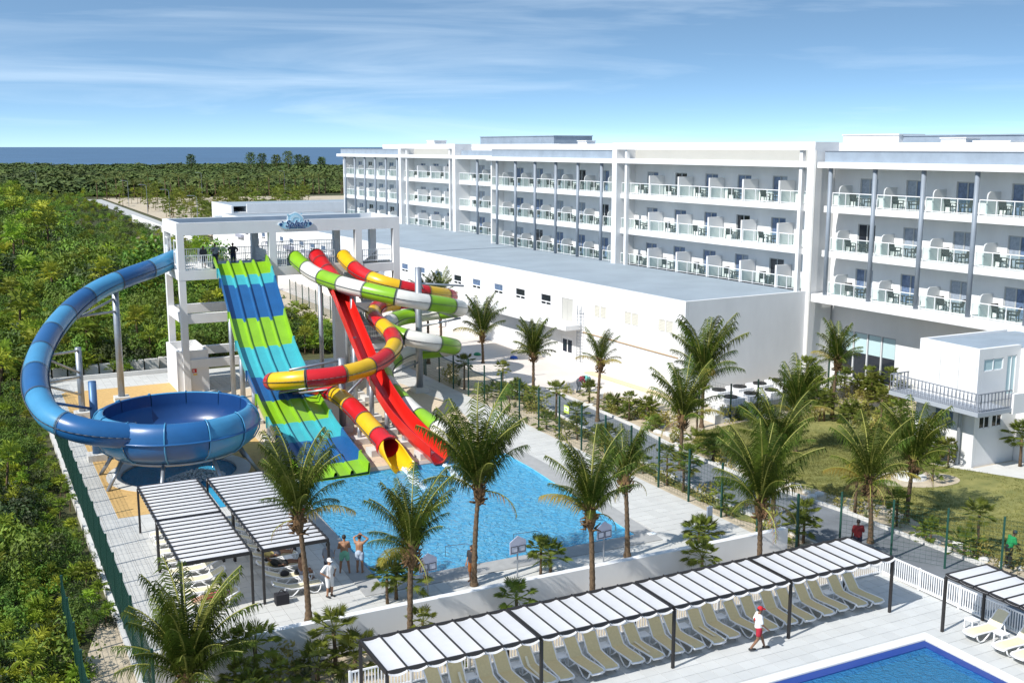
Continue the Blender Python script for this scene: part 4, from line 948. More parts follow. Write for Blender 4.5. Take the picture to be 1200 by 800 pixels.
# ================================================================ pergolas
def fabric_strip(w, length, sag, over, axis, rng):
    """cloth between two bars; length along the bars, free ends droop over the beams"""
    mb = MB(); nu, nv = 6, 10; vs = []
    for j in range(nv+1):
        t = -over+(length+2*over)*j/nv
        out = max(0, -t, t-length)
        for i in range(nu+1):
            s = i/nu; x = w*s; z = -sag*4*s*(1-s)*(1+0.2*math.sin(3*t+rng.random()*0.6)) - out*0.9*(0.5+0.7*4*s*(1-s))
            vs.append((x,t,z) if axis == 'y' else (t,x,z))
    mb.add(vs, [(j*(nu+1)+i, j*(nu+1)+i+1, (j+1)*(nu+1)+i+1, (j+1)*(nu+1)+i) for j in range(nv) for i in range(nu)]); return mb
rngP = random.Random(11)
STRIPS = {}
def strip_mesh(*k):
    if k not in STRIPS: STRIPS[k] = [fabric_strip(*k, rngP).mesh('fabric_strip', FABRIC, None, True) for _ in range(4)]
    return rngP.choice(STRIPS[k])
PZ = 2.36
def pergola(label, x0, x1, y0, y1, nbar, bars_along, group=None, posts=None, name='shade_pergola'):
    t = thing(name, label, 'pergola', (x0,y0,0), 0, group)
    L, Wd = x1-x0, y1-y0
    for (x,y) in (posts if posts is not None else [(0,0),(L,0),(0,Wd),(L,Wd)]): lpart('post', MB().box(x-0.05,x+0.05,y-0.05,y+0.05,0,PZ-0.08), BLACKM, t)
    fr = [((0,0),(L,0)),((0,Wd),(L,Wd)),((0,0),(0,Wd)),((L,0),(L,Wd))]
    for a, b in fr: lpart('beam', MB().bar((*a,PZ),(*b,PZ),0.08,0.14), BLACKM, t)
    if bars_along == 'y':
        for i in range(nbar+1):
            x = L*i/nbar
            if 0 < i < nbar: lpart('crossbar', MB().bar((x,-0.10,PZ+0.075),(x,Wd+0.05,PZ+0.075),0.05,0.04), BLACKM, t)
            if i < nbar: o = link('fabric_strip', strip_mesh(round(L/nbar-0.03,3), round(Wd,2), 0.018, 0.13, 'y'), t); o.location = (x+0.015,0,PZ+0.05)
    else:
        for i in range(nbar+1):
            y = Wd*i/nbar
            if 0 < i < nbar: lpart('crossbar', MB().bar((-0.10,y,PZ+0.07),(L+0.05,y,PZ+0.07),0.055,0.04), BLACKM, t)
            if i < nbar: o = link('fabric_strip', strip_mesh(round(Wd/nbar-0.03,3), round(L,2), 0.012, 0.05, 'x'), t); o.location = (0,y+0.015,PZ+0.05)
    return t
fx = [11.2, 16.78, 22.32, 27.82, 33.33]
flab = ['front row white shade pergola farthest from the picket fence corner', 'front row white shade pergola, third from the picket fence corner', 'front row white shade pergola, second from the picket fence corner', 'front row white shade pergola at the picket fence corner']
for k in range(4): pergola(flab[k], fx[k]+(0.06 if k else 0), fx[k+1]-0.06, 30.95, 33.55, 8, 'y', 'front row of shade pergolas', posts=[(0,0),(0,2.6)] if k < 3 else [(0,0),(5.38,0),(0,2.6),(5.38,2.6)])
for k, (a,b,c,d,l) in enumerate([(7.0,9.88,49.3,54.88,'shade pergola nearest the green mesh fence and the bowl pool'),(7.0,9.88,43.5,49.1,'shade pergola between the green mesh fence and the empty loungers'),(10.36,13.2,49.05,54.7,'shade pergola beside the splash pool, close to the bowl pool'),(10.36,13.2,43.5,48.9,'shade pergola over the sunbathers beside the splash pool')]):
    pergola(l, a, b, c, d, 11, 'x', 'shade pergolas on the splash deck')
for k in range(2): pergola(['white shade pergola against the picket fence beside the gardener', 'white shade pergola along the side picket fence, farther from the gardener'][k], 33.75, 36.05, 28.65-5.5*(k+1)+0.06, 28.65-5.5*k, 8, 'x', 'side row of shade pergolas')

# ================================================================ picket fence
def picket_run(p, q, label):
    p = Vector(p); q = Vector(q); L = (q-p).length; ang = math.atan2(q.y-p.y, q.x-p.x); t = thing('picket_fence', label, 'fence', p, ang, 'white picket fence panels'); n = max(1, int(round(L/2.2))); s = L/n
    for i in range(n):
        m = MB(); k = int(s/0.125)
        for j in range(k): m.box(i*s+0.06+j*(s-0.1)/k, i*s+0.06+j*(s-0.1)/k+0.045, -0.012, 0.012, 0.1, 0.96)
        lpart('picket_panel', m, WHITE2, t)
        lpart('rail', MB().box(i*s+0.03,(i+1)*s-0.03,-0.025,0.025,0.94,1.0), WHITE2, t); lpart('rail', MB().box(i*s+0.03,(i+1)*s-0.03,-0.025,0.025,0.08,0.14), WHITE2, t)
        lpart('post', MB().box(i*s-0.035,i*s+0.035,-0.035,0.035,-0.02,1.03), WHITE2, t)
    lpart('post', MB().box(L-0.035,L+0.035,-0.035,0.035,-0.02,1.03), WHITE2, t)
picket_run((11.0,34.2,0),(36.0,34.2,0),'long white picket fence behind the front row of loungers')
picket_run((36.1,34.2,0),(36.1,17.0,0),'white picket fence between the front deck and the asphalt road')

# ================================================================ green mesh fences
def mesh_fence(line, h, sp, label, wires=True, ystep=0.06, cols=None, broken=()):
    pts = [Vector((*p,0)) for p in line]; t = thing('mesh_fence', label, 'fence', pts[0])
    pm = MB().box(-0.045,0.045,-0.045,0.045,-0.1,h+0.15).mesh('post', GREENM); wm = {}
    for a, b in zip(pts, pts[1:]):
        d = b-a; n = max(1, int(round(d.length/sp))); s = d.length/n; ang = math.atan2(d.y, d.x)
        if wires and round(s,2) not in wm:
            m = MB()
            for i in range(int(s/ystep)): m.box(i*ystep+0.03, i*ystep+0.036, -0.003, 0.003, 0.06, h)
            for j in range(int(h/0.2)+1): m.box(0,s,-0.004,0.004,0.06+j*(h-0.07)/int(h/0.2),0.068+j*(h-0.07)/int(h/0.2))
            wm[round(s,2)] = m.mesh('wire_panel', GREENM)
        for i in range(n+1):
            p = a+d*(i/n)-pts[0]
            if i < n or b == pts[-1]: o = link('post', pm, t); o.location = p; o.rotation_euler = (0,0,ang)
            if wires and i < n: o = link('wire_panel', wm[round(s,2)], t); o.location = p; o.rotation_euler = (0,0,ang)
    return t
mesh_fence([(4.72,36.0),(4.72,93.0)], 2.3, 2.5, 'dark green wire mesh fence along the jungle beside the splash deck')
mesh_fence([(34.45,38.0),(34.45,84.0)], 2.75, 2.95, 'tall dark green wire fence between the splash deck and the road bed', True, 0.25)
mesh_fence([(36.6,37.4),(39.2,33.4),(41.8,29.5),(44,26)], 2.7, 2.6, 'tall dark green fence posts crossing the asphalt road beyond the picket fence', True, 0.25)
mesh_fence([(34.5,84.5),(36.5,100),(37.0,135)], 2.4, 2.9, 'dark green mesh fence behind the slide tower', True, 0.12)
mesh_fence([(2.6,30.0),(2.6,44.5)], 2.2, 2.4, 'dark green wire fence across the sandy path at the jungle edge')
mesh_fence([(47.4,63.2),(47.9,60.2),(56,61.2),(64.2,65.9)], 2.4, 2.7, 'dark green fence posts round the cooling units', True, 0.25)

# ================================================================ sun loungers
def lounger_parts(sling, back=42):
    fr = MB(); W2 = 0.285
    b = R(back)
    hinge = (0, 0.62)
    prof = [(-1.02,0.28),(-0.95,0.34),(-0.5,0.335),(0.0,0.31),(0.38,0.33)]; top = [(0.38+0.76*math.cos(b)*t, 0.33+0.76*math.sin(b)*t) for t in (0.33,0.66,1.0)]
    path = prof+top
    for s in (-1,1): fr.tube([(s*W2,y,z) for y,z in path], 0.035, 6)
    fr.tube([(-W2,path[-1][0],path[-1][1]),(0,path[-1][0]+0.05*math.cos(b),path[-1][1]+0.05*math.sin(b)),(W2,path[-1][0],path[-1][1])],0.04,6)
    fr.tube([(-W2,-1.02,0.28),(0,-1.07,0.28),(W2,-1.02,0.28)],0.04,6)
    seat = MB()
    def ribbon(mb, pl, w):
        vs = []
        for y,z in pl:
            for x in (-w,-w*0.4,w*0.4,w): vs.append((x,y,z+0.012-(0.02 if abs(x) < w*0.9 else 0)))
        m = 4; mb.add(vs, [(i*m+k, i*m+k+1, (i+1)*m+k+1, (i+1)*m+k) for i in range(len(pl)-1) for k in range(3)])
    ribbon(seat, prof, W2-0.02); bk = MB(); ribbon(bk, [prof[-1]]+top, W2-0.02)
    legs = []
    for s in (-1,1):
        l = MB(); l.tube([(s*W2,-0.92,0.32),(s*(W2+0.03),-0.88,0.16),(s*(W2+0.04),-0.76,0.03),(s*(W2+0.04),-0.58,0.03),(s*(W2+0.03),-0.35,0.17),(s*W2,-0.14,0.31)],0.032,6); legs.append(l)
        l = MB(); l.tube([(s*W2,0.02,0.31),(s*(W2+0.03),0.16,0.17),(s*(W2+0.04),0.34,0.03),(s*(W2+0.04),0.55,0.03),(s*(W2+0.03),0.66,0.2),(s*W2,0.38+0.3*math.cos(b),0.33+0.3*math.sin(b))],0.032,6); legs.append(l)
    return fr.mesh('frame', PLASTIC, None, True), seat.mesh('seat_sling', sling, None, True), bk.mesh('backrest_sling', sling, None, True), [l.mesh('leg', PLASTIC, None, True) for l in legs]
LP = {'tan': lounger_parts(SLING, 50), 'cream': lounger_parts(SLING_W, 46), 'flat': lounger_parts(SLING_W, 22)}
def lounger(x, y, rot, kind, label, group, name='sun_lounger'):
    t = thing(name, label, 'sun lounger', (x,y,0.03), rot, group); f, s, b, l = LP[kind]
    link('frame', f, t); link('seat_sling', s, t); link('backrest_sling', b, t)
    for m in l: link('leg', m, t)
    return t
def side_table(x, y, label, group):
    t = thing('side_table', label, 'side table', (x,y,0.03), 0, group)
    lpart('table_top', MB().box(-0.22,0.22,-0.22,0.22,0.36,0.40), PLASTIC, t)
    for a in (-0.18,0.18):
        for b in (-0.18,0.18): lpart('leg', MB().box(a-0.025,a+0.025,b-0.025,b+0.025,0,0.36), PLASTIC, t)
rngL = random.Random(21)
ORD = 'first second third fourth fifth sixth seventh eighth ninth tenth eleventh twelfth thirteenth fourteenth fifteenth sixteenth seventeenth eighteenth nineteenth twentieth twenty-first twenty-second twenty-third twenty-fourth twenty-fifth twenty-sixth'.split()
xs = []; x = 33.05; k = 0
while x > 13.4:
    xs.append((x, k)); x -= 0.79 if k % 2 == 0 else 1.06; k += 1
bayn = ['under the front pergola bay beside the sandy planting strip', 'under the front pergola bay with a fan palm behind', 'under the front pergola bay next to the walking lifeguard', 'under the front pergola bay at the picket fence corner']
for x, k in xs:
    bi = min(3, max(0, int((x-11.2)/5.53)))
    lounger(x, 32.45+rngL.uniform(-.1,.1), R(rngL.uniform(-6,6)), 'tan', f'tan sling sun lounger, {ORD[k]} from the picket fence corner under the front pergolas', 'front row loungers')
    if k in (9,12,17,20):
        mb = MB(); pl = [(-0.7,0.362),(-0.2,0.352),(0.3,0.355),(0.40,0.375),(0.62,0.64)]; vs = [(x+0.12*math.sin(k)+dx, 32.45+yy, zz+0.03) for yy, zz in pl for dx in (-0.05,0.05)]
        mb.add(vs, [(2*i,2*i+1,2*i+3,2*i+2) for i in range(4)]); single('folded_towel', mb, mat('cream_towel',(0.75,0.70,0.55),0.95), f'narrow folded cream towel on the {ORD[k]} front row lounger from the picket fence corner', 'towel')
    if k % 2 == 1 and x > 13.8: side_table(x-0.51, 33.05+rngL.uniform(-.1,.1), f'small white plastic table beside the {ORD[k]} front row lounger from the picket fence corner', 'front row side tables')
for i, y in enumerate((27.55,26.2,25.35,24.0,23.2)): lounger(35.0-0.1*rngL.random(), y, R(-90), 'cream', f'cream sling sun lounger, {ORD[i]} from the pergola post by the side picket fence', 'loungers along the picket fence')
for y in (28.3,26.9,24.7): side_table(35.0, y, 'small square white plastic table along the picket fence', 'side tables along the picket fence')
for i in range(8): lounger(11.95, 43.95+i*1.32, R(90)+R(rngL.uniform(-4,4)), 'flat', f'white framed sun lounger beside the splash pool, {ORD[i]} from the person in white', 'loungers beside the splash pool')
for i in range(3): side_table(12.4, 44.6+i*2.64, 'small white plastic table between the poolside loungers', 'poolside side tables')
for i in range(8): lounger(8.3, 44.1+i*1.32, R(-90)+R(rngL.uniform(-4,4)), 'flat', f'white framed sun lounger by the green mesh fence, {ORD[i]} from the white wall', 'loungers by the mesh fence')
# bags and towels among the sunbathers
mb = MB(); mb.box(10.75,11.3,43.05,43.45,0,0.45); mb.tube([(10.85,43.25,0.45),(11.02,43.25,0.62),(11.2,43.25,0.45)],0.02,6); single('beach_bag', mb, mat('black_bag',(0.015,0.015,0.02),0.8), 'black beach bag on the paving under the poolside pergola', 'bag')
for i,(x,y,c,l) in enumerate([(11.75,45.4,(0.02,0.02,0.025),'black towel heaped on a poolside lounger'),(11.5,46.8,(0.55,0.45,0.15),'yellow towel draped over a poolside lounger'),(9.0,44.3,(0.5,0.03,0.2),'pink bag on a lounger by the mesh fence'),(12.35,45.35,(0.03,0.03,0.03),'black bag on the foot of a poolside lounger')]):
    mb = MB(); s = 0.2; mb.lathe((x,y,0.36), [(0.02,-0.02),(s,0.0),(s*1.05,0.07),(s*0.7,0.15),(s*0.2,0.18),(0.0,0.17)], 9); mb.v = [(a+0.03*math.sin(9*b),b*1.0+0.03*math.cos(7*a),c) for a,b,c in mb.v]
    single('towel' if 'towel' in l else 'beach_bag', mb, mat('cloth%d'%i, c, 0.9), l, 'towel' if 'towel' in l else 'bag', smooth=True)

# ================================================================ rule boards by the pool, handrails, signs
def rule_board(x, y, label):
    t = thing('rule_board', label, 'sign', (x,y,0), R(5), 'pool rule boards')
    lpart('post', MB().cyl((0,0,0),(0,0,1.75),0.035,8), GALV, t)
    b = MB(); pr = [(-0.42,1.15),(0.42,1.15),(0.42,1.72),(0,1.98),(-0.42,1.72)]; n = 5
    b.add([(x_,-0.05,z) for x_,z in pr]+[(x_,-0.02,z) for x_,z in pr], [tuple(range(n)), tuple(reversed(range(n,2*n)))]+[(i,n+i,n+(i+1)%n,(i+1)%n) for i in range(n)])
    bo = lpart('board', b, mat('board_lilac',(0.52,0.52,0.62),0.5), t)
    for s in (-0.2,0.2):
        f = MB(); f.box(s-0.18,s+0.18,-0.075,-0.05,1.2,1.24); f.box(s-0.18,s+0.18,-0.075,-0.05,1.48,1.52); f.box(s-0.18,s-0.15,-0.075,-0.05,1.24,1.48); f.box(s+0.15,s+0.18,-0.075,-0.05,1.24,1.48); link('notice_frame', f.mesh('notice_frame', mat('frame_dark',(0.12,0.13,0.16),0.5)), bo)
        link('notice', MB().box(s-0.15,s+0.15,-0.06,-0.052,1.24,1.48).mesh('notice', mat('notice_pale',(0.66,0.66,0.74),0.5)), bo)
rule_board(16.81,41.1,'grey house shaped rule board on a post next to three small fan palms'); rule_board(21.2,41.25,'grey house shaped rule board on a post next to a bushy fan palm'); rule_board(25.62,41.1,'grey house shaped rule board on a post beside a bare palm trunk')
mb = MB(); mb.cyl((31.5,40.9,0),(31.5,40.9,1.9),0.03,8); mb.box(31.35,31.65,40.86,40.94,1.15,1.85); single('depth_sign', mb, mat('sign_greyblue',(0.30,0.34,0.40),0.5), 'narrow grey sign on a post behind the white wall, next to fan palms', 'sign')
def handrail(p, q, label):
    mb = MB(); p = Vector(p); q = Vector(q); mb.tube([p+Vector((0,0,-0.1)),p+Vector((0,0,0.9)),p.lerp(q,0.15)+Vector((0,0,0.95)),q+Vector((0,0,0.45)),q+Vector((0,0,-0.4))],0.018,6); single('pool_handrail', mb, mat('rail_steel_dark',(0.12,0.15,0.18),0.4,metallic=0.4), label, 'handrail', 'splash pool handrails', base=p)
handrail((23.7,43.6,0),(23.0,45.2,0),'slim metal handrail dropping into the splash pool beside the bushy fan palm'); handrail((20.0,43.6,0),(19.4,45.2,0),'slim metal handrail into the splash pool beside a palm trunk'); handrail((16.5,43.7,0),(16.3,45.0,0),'slim metal handrail into the splash pool by three small fan palms'); handrail((27.3,43.6,0),(26.9,45.1,0),'slim metal handrail into the splash pool at its far corner')
t = thing('fence_sign', 'small yellow and green notice on a fence post', 'sign', (34.4,59.9,2.0)); lpart('panel', MB().box(-0.06,-0.03,-0.32,0.32,0,0.5), mat('sign_lime',(0.45,0.55,0.10),0.5), t); lpart('notice', MB().box(-0.075,-0.06,-0.26,0.22,0.18,0.4), SIGNW, t); lpart('notice', MB().box(-0.09,-0.075,-0.15,0.15,0.24,0.34), G_LIME, t)
# ================================================================ distant buildings and lamps
bg = thing('background_building', 'low white flat roofed building behind the slide tower near the sandy field', 'building', (60,225,0))
part('wall', MB().box(50.5,80,213,213.4,0,8.1), WHITE, bg); part('side_wall', MB().box(47.5,47.9,213,231,0,7.8), WHITE, bg); part('block', MB().box(50.5,80,213.42,231,0,7.6), WHITE, bg); part('parapet', MB().box(47.9,50.5,230.6,231,0,7.8), WHITE, bg); part('recess_block', MB().box(47.95,50.45,213.2,230.5,0,6.6), WHITE, bg)
part('lower_wing', MB().box(43.8,76,200,212.5,0,5.9), WHITE, bg); part('wing_roof', MB().box(43.9,75.9,200.1,212.4,5.9,6.0), ROOFM, bg)
part('roof_slab', MB().box(47.95,80,213.5,230.5,7.62,7.7), ROOFM, bg); part('door', MB().box(72,73.6,212.94,212.98,5.95,7.6), mat('frosted_panel',(0.62,0.68,0.74),0.4), bg)
mb = MB(); mb.box(41.0,41.3,185,300,-0.2,1.6); single('road_wall', mb, WHITE, 'long low white wall beside the distant access road at the jungle edge', 'wall')
def lamp(x, y, h, i):
    t = thing('street_lamp', 'tall slim pale street lamp beside the distant access road and field', 'street lamp', (x,y,-0.1), 0, 'street lamps by the distant road')
    m = MB(); m.cyl((0,0,0),(0,0,h),0.075,8,0.05); lpart('pole', m, GALV, t); m = MB(); m.tube([(0,0,h),(-0.5,0,h+0.35),(-1.5,0,h+0.45)],0.07,6); lpart('arm', m, GALV, t); lpart('lantern', MB().box(-2.1,-1.3,-0.18,0.18,h+0.36,h+0.5), GALV, t)
for i, (u, y, h) in enumerate([(49.6,330,8),(49.0,290,8),(48.2,250,8),(50.2,372,8),(85,430,9),(120,440,9),(30,480,9)]): lamp(u, y, h, i)
# ================================================================ palms
def frond_mesh(L, elev, bend, seed, m, leafl=0.78, n=54, w=0.034, twist=0.0, ragged=0.08):
    rng = random.Random(seed); mb = MB(); N = 12; P = [Vector((0,0,0))]; T = []
    yaw = 0.0; ya = rng.uniform(-0.25,0.25)
    for i in range(N):
        t = (i+0.5)/N; e = elev-bend*t**1.35; yaw = ya*t; d = Vector((math.cos(e)*math.cos(yaw), math.cos(e)*math.sin(yaw), math.sin(e))); T.append(d); P.append(P[-1]+d*L/N)
    mb.m = 1; mb.tube(P, 0.03, 5, False, [0.032*(1-0.8*i/N)+0.006 for i in range(N+1)]); mb.m = 0
    def at(t):
        f = min(t*N, N-1e-4); i = int(f); return P[i].lerp(P[i+1], f-i), T[i]
    for k in range(n):
        t = 0.14+0.85*(k+rng.uniform(-.3,.3))/n; t = min(max(t,0.1),0.995)
        p, d = at(t); s = Vector((0,0,1)).cross(d)
        if s.length < 0.05: s = Vector((0,1,0))
        s.normalize(); up = d.cross(s)
        ll = leafl*(0.35+0.65*math.sin(math.pi*min(1,0.12+0.9*t))**0.7)*rng.uniform(0.65,1.15)
        for side in (1,-1):
            if rng.random() < ragged: continue
            fw = 0.55+0.5*t+rng.uniform(-.12,.12)
            dir1 = (s*side*1.0+d*fw+up*(0.12-0.25*rng.random()+twist*side)).normalized()
            g = Vector((0,0,-1))
            mid = p+dir1*ll*0.42+g*ll*0.12; tip = mid+(dir1*0.65+g*(0.8+0.7*rng.random())).normalized()*ll*0.6
            wv = d*w*0.5*rng.uniform(0.8,1.2)
            mb.add([p-wv*0.7, p+wv*0.7, mid+wv, mid-wv, tip], [(0,1,2,3),(3,2,4)])
    return mb.mesh('frond', [m, RACHIS])
FR = {'up': [], 'mid': [], 'low': [], 'down': [], 'dead': [], 'yel': []}
for s in range(4):
    FR['up'].append(frond_mesh(2.9, R(85), R(42), 10+s, FROND)); FR['mid'].append(frond_mesh(2.9, R(76), R(52), 30+s, FROND)); FR['low'].append(frond_mesh(2.8, R(64), R(64), 50+s, FROND)); FR['down'].append(frond_mesh(2.6, R(42), R(72), 70+s, FROND))
for s in range(3): FR['dead'].append(frond_mesh(2.0, R(5), R(95), 90+s, FRONDD, 0.5, 20, 0.04, 0, 0.35)); FR['yel'].append(frond_mesh(2.7, R(45), R(75), 110+s, FRONDY))
def trunk_mesh(h, lean, seed, r0=0.135, r1=0.095):
    rng = random.Random(seed); n = max(10, int(h/0.09)); pts = []; rr = []
    a = rng.uniform(0,6.28)
    for i in range(n+1):
        t = i/n; pts.append((lean[0]*t*t, lean[1]*t*t, h*t-0.15*(1-t)))
        rr.append((r0+(r1-r0)*min(1,t*1.2)+(0.09*(1-t*7) if t < 0.14 else 0))*(1.10 if i % 3 == 0 else 0.97)*rng.uniform(0.96,1.04))
    return MB().tube(pts, 0.1, 10, True, rr)
def crown_base(seed):
    rng = random.Random(seed); mb = MB(); mb.lathe((0,0,-0.55), [(0.09,-0.15),(0.19,0.1),(0.25,0.45),(0.2,0.75),(0.05,1.05)], 10)
    for k in range(40):
        a = rng.uniform(0,6.28); z = rng.uniform(-0.65,0.35); p = Vector((0.17*math.cos(a),0.17*math.sin(a),z)); q = p+Vector((0.26*math.cos(a),0.26*math.sin(a),rng.uniform(-0.1,0.35)))
        mb.tube([p,q],0.05,4,True,[0.06,0.015])
    for k in range(rng.randint(0,4)):
        a = rng.uniform(0,6.28); mb.lathe((0.25*math.cos(a),0.25*math.sin(a),-0.15), [(0.01,-.11),(0.09,-.05),(0.1,0.02),(0.06,0.1),(0.0,0.13)], 7)
    return mb.mesh('crown_base', FIBRE, None, True)
CB = [crown_base(k) for k in range(3)]
def coconut_palm(x, y, trunk_h, crown_h, label, seed, mix, lean=(0,0), scale=1.0, group=None):
    """mix: number of up, mid, low, down, dead, yellowed fronds; crown_h sets the frond length"""
    rng = random.Random(seed); t = thing('palm_tree', label, 'palm tree', (x,y,-0.04), 0, group)
    lpart('trunk', trunk_mesh(trunk_h, lean, seed), TRUNK, t, True)
    cb = link('crown_base', CB[seed % 3], t); cb.location = (lean[0],lean[1],trunk_h)
    s = crown_h/2.75*1.04*scale; a = rng.uniform(0,6.28)
    for kind, n in zip(('up','mid','low','down','dead','yel'), mix):
        for k in range(n+(2 if kind in ('up','mid') else 0)):
            a += 2.4+rng.uniform(-.3,.3); o = link('frond', rng.choice(FR[kind]), t)
            o.location = (lean[0]+0.08*math.cos(a), lean[1]+0.08*math.sin(a), trunk_h+(0.15 if kind in ('up','mid') else -0.05)); o.rotation_euler = (rng.uniform(-.12,.12), rng.uniform(-.12,.12), a); q = s*{'up':1.0,'mid':0.86,'low':0.74,'down':0.66,'dead':0.7,'yel':0.8}[kind]*rng.uniform(0.85,1.08); o.scale = (q,q,q)
    return t
PALMS = [
 (11.52,40.97,4.46,3.27,'young coconut palm in front of the sunbathers at the poolside pergola',1,(7,7,4,1,1,1),(-0.25,0.1)),
 (13.93,35.9,4.34,2.85,'young coconut palm in the planting strip before the white wall, beside three small fan palms',2,(6,8,5,1,2,1),(0.1,0.0)),
 (19.08,41.3,4.34,4.05,'tallest coconut palm at the edge of the splash pool with a person behind its trunk',3,(7,9,6,1,1,1),(0.3,0.1)),
 (21.89,35.9,4.58,3.1,'coconut palm rising between the white wall and the front pergola',4,(6,8,5,2,1,1),(-0.15,0)),
 (26.96,41.14,3.84,2.66,'sparse coconut palm with bare dark trunk at the far corner of the splash pool',5,(6,4,2,0,3,1),(-0.2,0)),
 (30.48,35.9,3.63,3.84,'bushy coconut palm before the white wall near its end by the road',6,(6,8,6,2,3,1),(-0.1,0)),
 (39.2,63.97,4.16,2.3,'yellowing coconut palm standing at the road kerb beside the workers',7,(5,3,2,0,0,6),(0.2,0)),
 (41.03,86.6,2.47,3.5,'coconut palm in front of the service building canopy',9,(6,5,3,0,0,3),(-0.1,0)),
 (44.73,59.29,3.42,4.4,'coconut palm with a tall spear leaf before the shaded end wall',10,(8,6,5,2,0,1),(0.1,0)),
 (37.47,51.63,3.15,3.6,'coconut palm on the verge at the road bend below the spear leaf palm',11,(5,7,5,2,1,1),(0.1,0)),
 (38.6,37.39,3.03,3.2,'coconut palm with brown hanging fronds rising from the asphalt edge',13,(3,4,5,3,9,3),(-0.1,0.2)),
 (42.54,38.86,2.97,3.4,'coconut palm with pale trunk on the rocky lawn edge',14,(6,8,6,2,2,1),(0.35,0.1)),
 (37.0,42.7,3.15,3.3,'dense coconut palm between the road and the end of the white wall',15,(6,8,6,2,1,1),(0.1,0)),
 (46.14,51.39,2.6,3.3,'coconut palm standing on the lawn before the cooling units',16,(8,8,5,1,0,2),(0,0)),
 (5.75,36.1,1.1,3.7,'low spreading coconut palm at the corner of the mesh fence and white wall',17,(7,10,10,5,2,1),(0.1,0)),
 (36.6,88.6,5.5,2.8,'slender palm behind the spiral slide',18,(4,6,4,1,0,1),(0,0)),
 (41.0,96.0,4.8,2.6,'palm in the service yard behind the slides',19,(4,6,4,1,0,2),(0,0)),
]
for p in PALMS: coconut_palm(p[0],p[1],p[2],p[3],p[4],p[5],p[6],p[7])

# ---- fan palms
def fan_leaf(mb, base, dirv, r, rng, nseg=17, arc=R(260), droop=0.3):
    d = Vector(dirv).normalized(); s = d.cross(Vector((0,0,1)))
    if s.length < 0.05: s = Vector((1,0,0))
    s.normalize(); up = s.cross(d); b = Vector(base)
    for k in range(nseg):
        a = -arc/2+arc*k/(nseg-1)+rng.uniform(-.06,.06); v = d*math.cos(a)+s*math.sin(a); L = r*rng.uniform(0.8,1.05)*(1-0.22*abs(a)/(arc/2))
        tip = b+v*L+up*0.10*L-Vector((0,0,1))*L*droop*rng.uniform(0.4,1.0); mid = b+v*L*0.55+up*0.12*L; ww = v.cross(up).normalized()*r*(0.66/nseg)
        mb.add([b, mid-ww, tip, mid+ww], [(0,1,2),(0,2,3)])
def fan_palm_meshes(h, nleaf, r, seed, m=None):
    rng = random.Random(seed); st = MB(); st.tube([(0,0,-0.1),(0.02,0,h*0.5),(0,0.02,h)],0.06,7,True,[0.08,0.055,0.06]); cr = MB()
    for k in range(nleaf):
        a = 2.4*k+rng.uniform(-.3,.3); e = R(80)-R(120)*(k/nleaf)+rng.uniform(-.15,.15); pl = r*rng.uniform(1.0,1.5)
        d = Vector((math.cos(e)*math.cos(a), math.cos(e)*math.sin(a), math.sin(e))); q = Vector((0,0,h))+d*pl
        cr.bar((0,0,h), q, 0.015); fan_leaf(cr, q, d+Vector((0,0,-0.12)), r, rng, 19, R(210), 0.12)
    return st.mesh('trunk', TRUNK, None, True), cr.mesh('crown', m or FAN)
FPM = [fan_palm_meshes(0.75,20,0.40,1), fan_palm_meshes(1.25,22,0.40,2), fan_palm_meshes(0.4,19,0.42,3), fan_palm_meshes(1.75,20,0.38,4)]
def fan_palm(x, y, kind, s, label, group=None, rot=0.0, name='fan_palm', meshes=None):
    t = thing(name, label, 'palm', (x,y,-0.05), rot, group); a, b = (meshes or FPM)[kind]; link('trunk', a, t); link('crown', b, t); t.scale = (s,s,s); return t
rngB = random.Random(77)
coconut_palm(39.38,73.92,3.1,2.7,'round headed palm beside the service road',8,(8,8,9,7,0,1)); coconut_palm(54.46,57.05,4.1,2.8,'tall slim palm at the lawn edge before the ground floor glazing',12,(6,7,7,5,1,1),(0.2,0))
for x,y,k,s,l in [(30.6,40.5,0,1.0,'bushy fan palm behind the white wall near its end by the road'),(31.2,40.9,2,1.1,'low fan palm behind the white wall beside the narrow grey sign'),(27.9,36.6,1,1.0,'fan palm in the planting strip before the white wall, under the sparse coconut palm'),(22.3,41.1,1,0.85,'bushy fan palm on the pool deck beside a rule board'),(22.75,41.0,0,1.0,'low fan palm beside the bushy one on the pool deck'),(15.0,41.2,1,0.9,'slightly smaller tall fan palm of the cluster of three by the splash pool'),(15.5,41.45,1,1.0,'tallest fan palm of the cluster of three by the splash pool'),(16.0,41.25,0,1.1,'low fan palm of the cluster of three by the splash pool'),(11.2,36.5,1,1.1,'fan palm in the planting strip beside the last front pergola post'),(10.4,36.1,2,1.1,'low fan palm at the foot of the white wall beside the front pergola'),(11.8,36.0,2,1.2,'spreading low palm beside the front pergola corner post'),(18.6,36.3,1,1.0,'single fan palm between the white wall and the front pergola'),(8.3,36.6,1,1.1,'fan palm beside the low spreading coconut palm'),(7.6,36.9,3,0.8,'slender fan palm between the mesh fence corner and the white wall'),(56.2,42.9,1,1.3,'spiky fan palm against the pavilion side wall'),(57.6,41.2,0,1.2,'fan palm beside the pavilion path'),(49.2,43.2,0,0.9,'small fan palm on the sand island in the lawn'),(51.6,45.9,1,0.9,'thin young palm beside the pavilion post'),(41.9,33.9,3,1.0,'slender young palm next to the gardener'),(35.1,38.6,0,1.1,'fan palm beside the red shirted man'),(35.7,38.9,1,1.0,'taller fan palm by the red shirted man')]:
    fan_palm(x,y,k,s*1.15,l,None,rngB.uniform(0,6))
